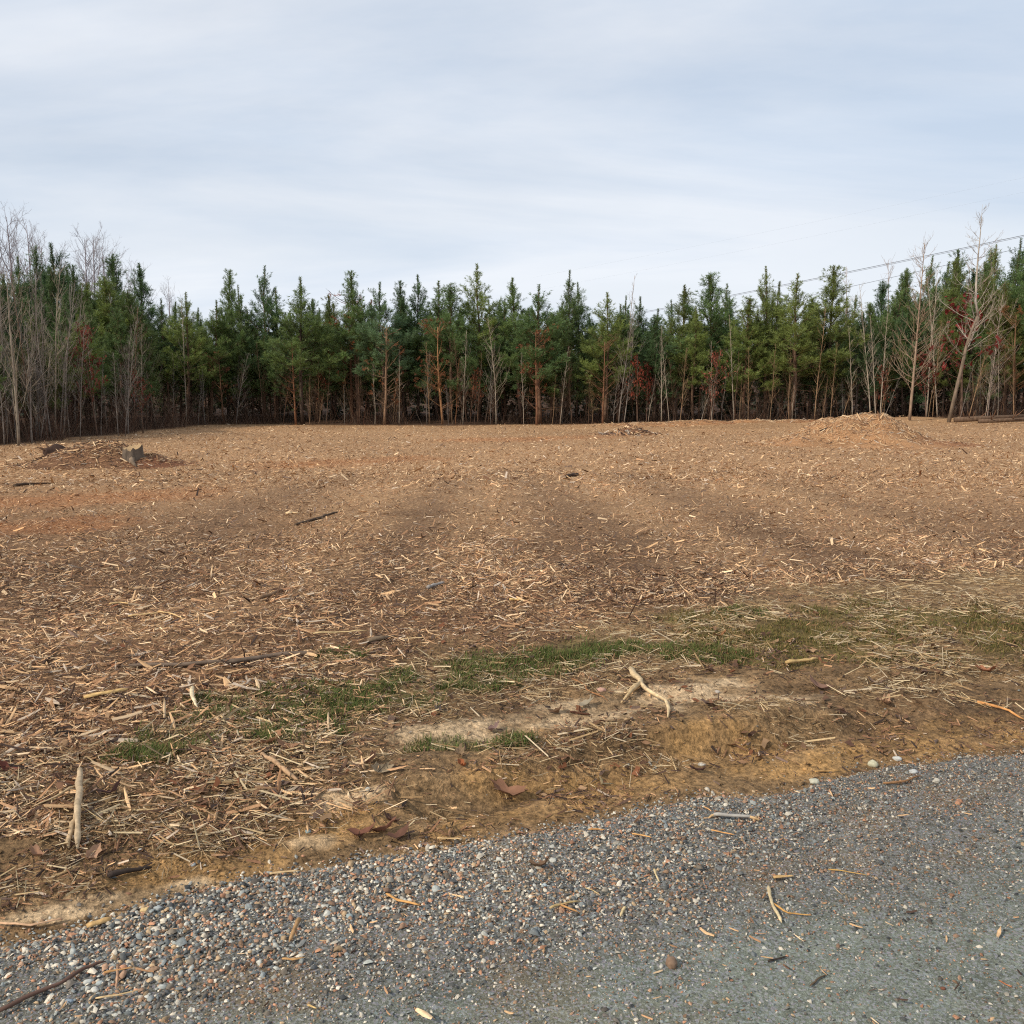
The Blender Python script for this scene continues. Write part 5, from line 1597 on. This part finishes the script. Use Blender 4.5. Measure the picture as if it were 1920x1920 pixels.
LV = [(953, 1494, 0.14, (146, 106, 88), "curled brown leaf at the gravel edge in the middle"), (512, 1396, 0.12, (170, 124, 100), "tan curled oak leaf in the left grass"), (540, 1408, 0.10, (160, 120, 98), "tan leaf overlapping the curled oak leaf"), (680, 1570, 0.10, (124, 84, 72), "dark curled leaf at the left end of the leaf clump"),
      (722, 1562, 0.10, (132, 92, 78), "brown leaf in the middle of the leaf clump by the gravel"), (748, 1575, 0.09, (112, 80, 70), "brown leaf at the right end of the leaf clump"), (735, 1545, 0.08, (100, 74, 66), "dark leaf on top of the leaf clump"), (1015, 1640, 0.08, (122, 96, 80), "curled dark leaf arched on the gravel"),
      (695, 1432, 0.11, (150, 112, 98), "pinkish brown leaf in the straw below the grass"), (712, 1450, 0.10, (162, 142, 122), "grey tan leaf beside the pinkish leaf"), (865, 1440, 0.07, (160, 96, 66), "small orange leaf near the wheel rut"), (618, 1290, 0.09, (150, 98, 66), "orange-brown leaf standing in the green grass"),
      (823, 1338, 0.10, (124, 108, 104), "grey curled leaf above the pale sand"), (925, 1372, 0.08, (136, 110, 108), "mauve leaf at the end of the pale sand"), (1100, 1325, 0.09, (160, 146, 132), "pale grey crumpled leaf on the sand"), (1045, 1338, 0.08, (112, 86, 70), "brown curled leaf on the left of the sand strip"),
      (1540, 1292, 0.12, (140, 108, 98), "mauve brown leaf lying on the right sand"), (1660, 1322, 0.11, (192, 150, 124), "pale pink-brown leaf below the right straw"), (1850, 1262, 0.11, (160, 108, 84), "reddish leaf at the far right of the verge"), (1350, 1196, 0.10, (156, 110, 80), "curled orange leaf in the right grass"),
      (15, 1450, 0.09, (120, 72, 64), "dark red leaf at the left frame edge"), (208, 1492, 0.09, (96, 72, 72), "dark purple leaf on the clay by the upright branch"), (325, 1505, 0.0, (0, 0, 0), ""), (860, 1418, 0.08, (156, 128, 104), "tan leaf above the wheel rut"), (1005, 1640, 0.0, (0, 0, 0), ""),
      (1310, 1450, 0.07, (90, 66, 60), "dark shrivelled leaf at the right end of the wheel rut"), (1640, 1285, 0.08, (128, 104, 92), "dull leaf in the right straw"), (70, 1610, 0.08, (164, 124, 104), "tan strip-like leaf in the left straw"), (172, 1610, 0.08, (186, 146, 124), "pale pink leaf scrap right of the upright branch")]
for (u, v, s, c, lab) in LV:
    if s == 0:
        continue
    g = ground_at(u, v)
    V, F = big_leaf(int(u + 3 * v), s * 0.78)
    o = obj("dead_leaf", mesh("dead_leaf", V, F, M["leaves"], True), label=lab, cat="leaf", loc=(g[0], g[1], float(surf(g[0], g[1])) + 0.014), rot=(random.gauss(0, 0.25), random.gauss(0, 0.25), random.uniform(0, 6.28)))
    o.color = (*(lin(*c) * [1.0, 1.03, 0.92]), 1)

# --- larger pale chips on top of the near mulch: individuals
r = np.random.default_rng(2024)
CH = []
for q in range(5):
    TV, TF = splinter_template(r, 3)
    CH.append(mesh("wood_chip", TV * [1, 1, 1], TF, M["wood"]))
k = 0
tries = 0
while k < 120 and tries < 4000:
    tries += 1
    u = r.uniform(-10, 1930); v = r.uniform(1090, 1440)
    if u > 600 and r.uniform() < 0.75:
        continue
    x, y = flat(u, v)
    if float(dmul(np.array([x]), np.array([y]))[0]) < 0.0:
        continue
    L = r.uniform(0.07, 0.17); W = L * r.uniform(0.08, 0.22)
    o = obj("wood_chip", CH[r.integers(0, 5)], label="long pale splinter lying loose on top of the near mulch", cat="wood chip", group="pale splinters on the near mulch",
            loc=(x, y, float(surf(x, y)) + 0.016), rot=(r.normal(0, 0.12), r.normal(0, 0.12), r.uniform(0, 6.28)), scale=(L, W, W * r.uniform(0.2, 0.5)))
    o.color = (*(CHIP_COLS[r.choice([0, 1, 2, 8, 9])] * r.uniform(0.85, 1.1)), 1)
    k += 1

# ------------------------------------------------------------------ overhead cables
def cable(p0, p1, sag, rad, label, col=lin(120, 124, 132)):
    t = np.linspace(0, 1, 40)
    P = p0[None] * (1 - t)[:, None] + p1[None] * t[:, None]
    P[:, 2] -= sag * 4 * t * (1 - t)
    b0 = P[0].copy(); tb = MB(); tb.tube(P - b0, np.full(40, rad), 5)
    o = obj("power_cable", tb.build("power_cable", M["bark"], True), label=label, cat="cable", group="overhead cables", loc=tuple(b0)); o.color = (*col, 1)


A = np.array(atY(1000, 622, 150)); B = np.array(atY(2150, 392, 75))
cable(A, B, 0.35, 0.026, "uppermost of the dark grey cables passing behind the right treetops")
A = np.array(atY(1000, 622, 150.4)) + [0, 0.4, -0.12]; B = np.array(atY(2150, 392, 75)) + [0, 0.4, -0.09]
cable(A, B, 0.35, 0.018, "twin cable running just under the uppermost dark one")
A = np.array(atY(1100, 642, 150)); B = np.array(atY(2150, 410, 82))
cable(A, B, 0.3, 0.022, "thin middle cable glimpsed between the pine tops")
A = np.array(atY(1200, 668, 150)); B = np.array(atY(2150, 455, 85))
cable(A, B, 0.3, 0.022, "lowest cable glimpsed through the gap in the treetops")
A = np.array(atY(1000, 520, 190)); B = np.array(atY(2200, 272, 120))
cable(A, B, 0.4, 0.005, "very faint highest thin wire across the right sky", lin(176, 184, 196))
A = np.array(atY(1000, 545, 190)); B = np.array(atY(2200, 300, 120))
cable(A, B, 0.4, 0.005, "very faint thin wire below the highest one", lin(176, 184, 196))
print("objects", len(bpy.data.objects))
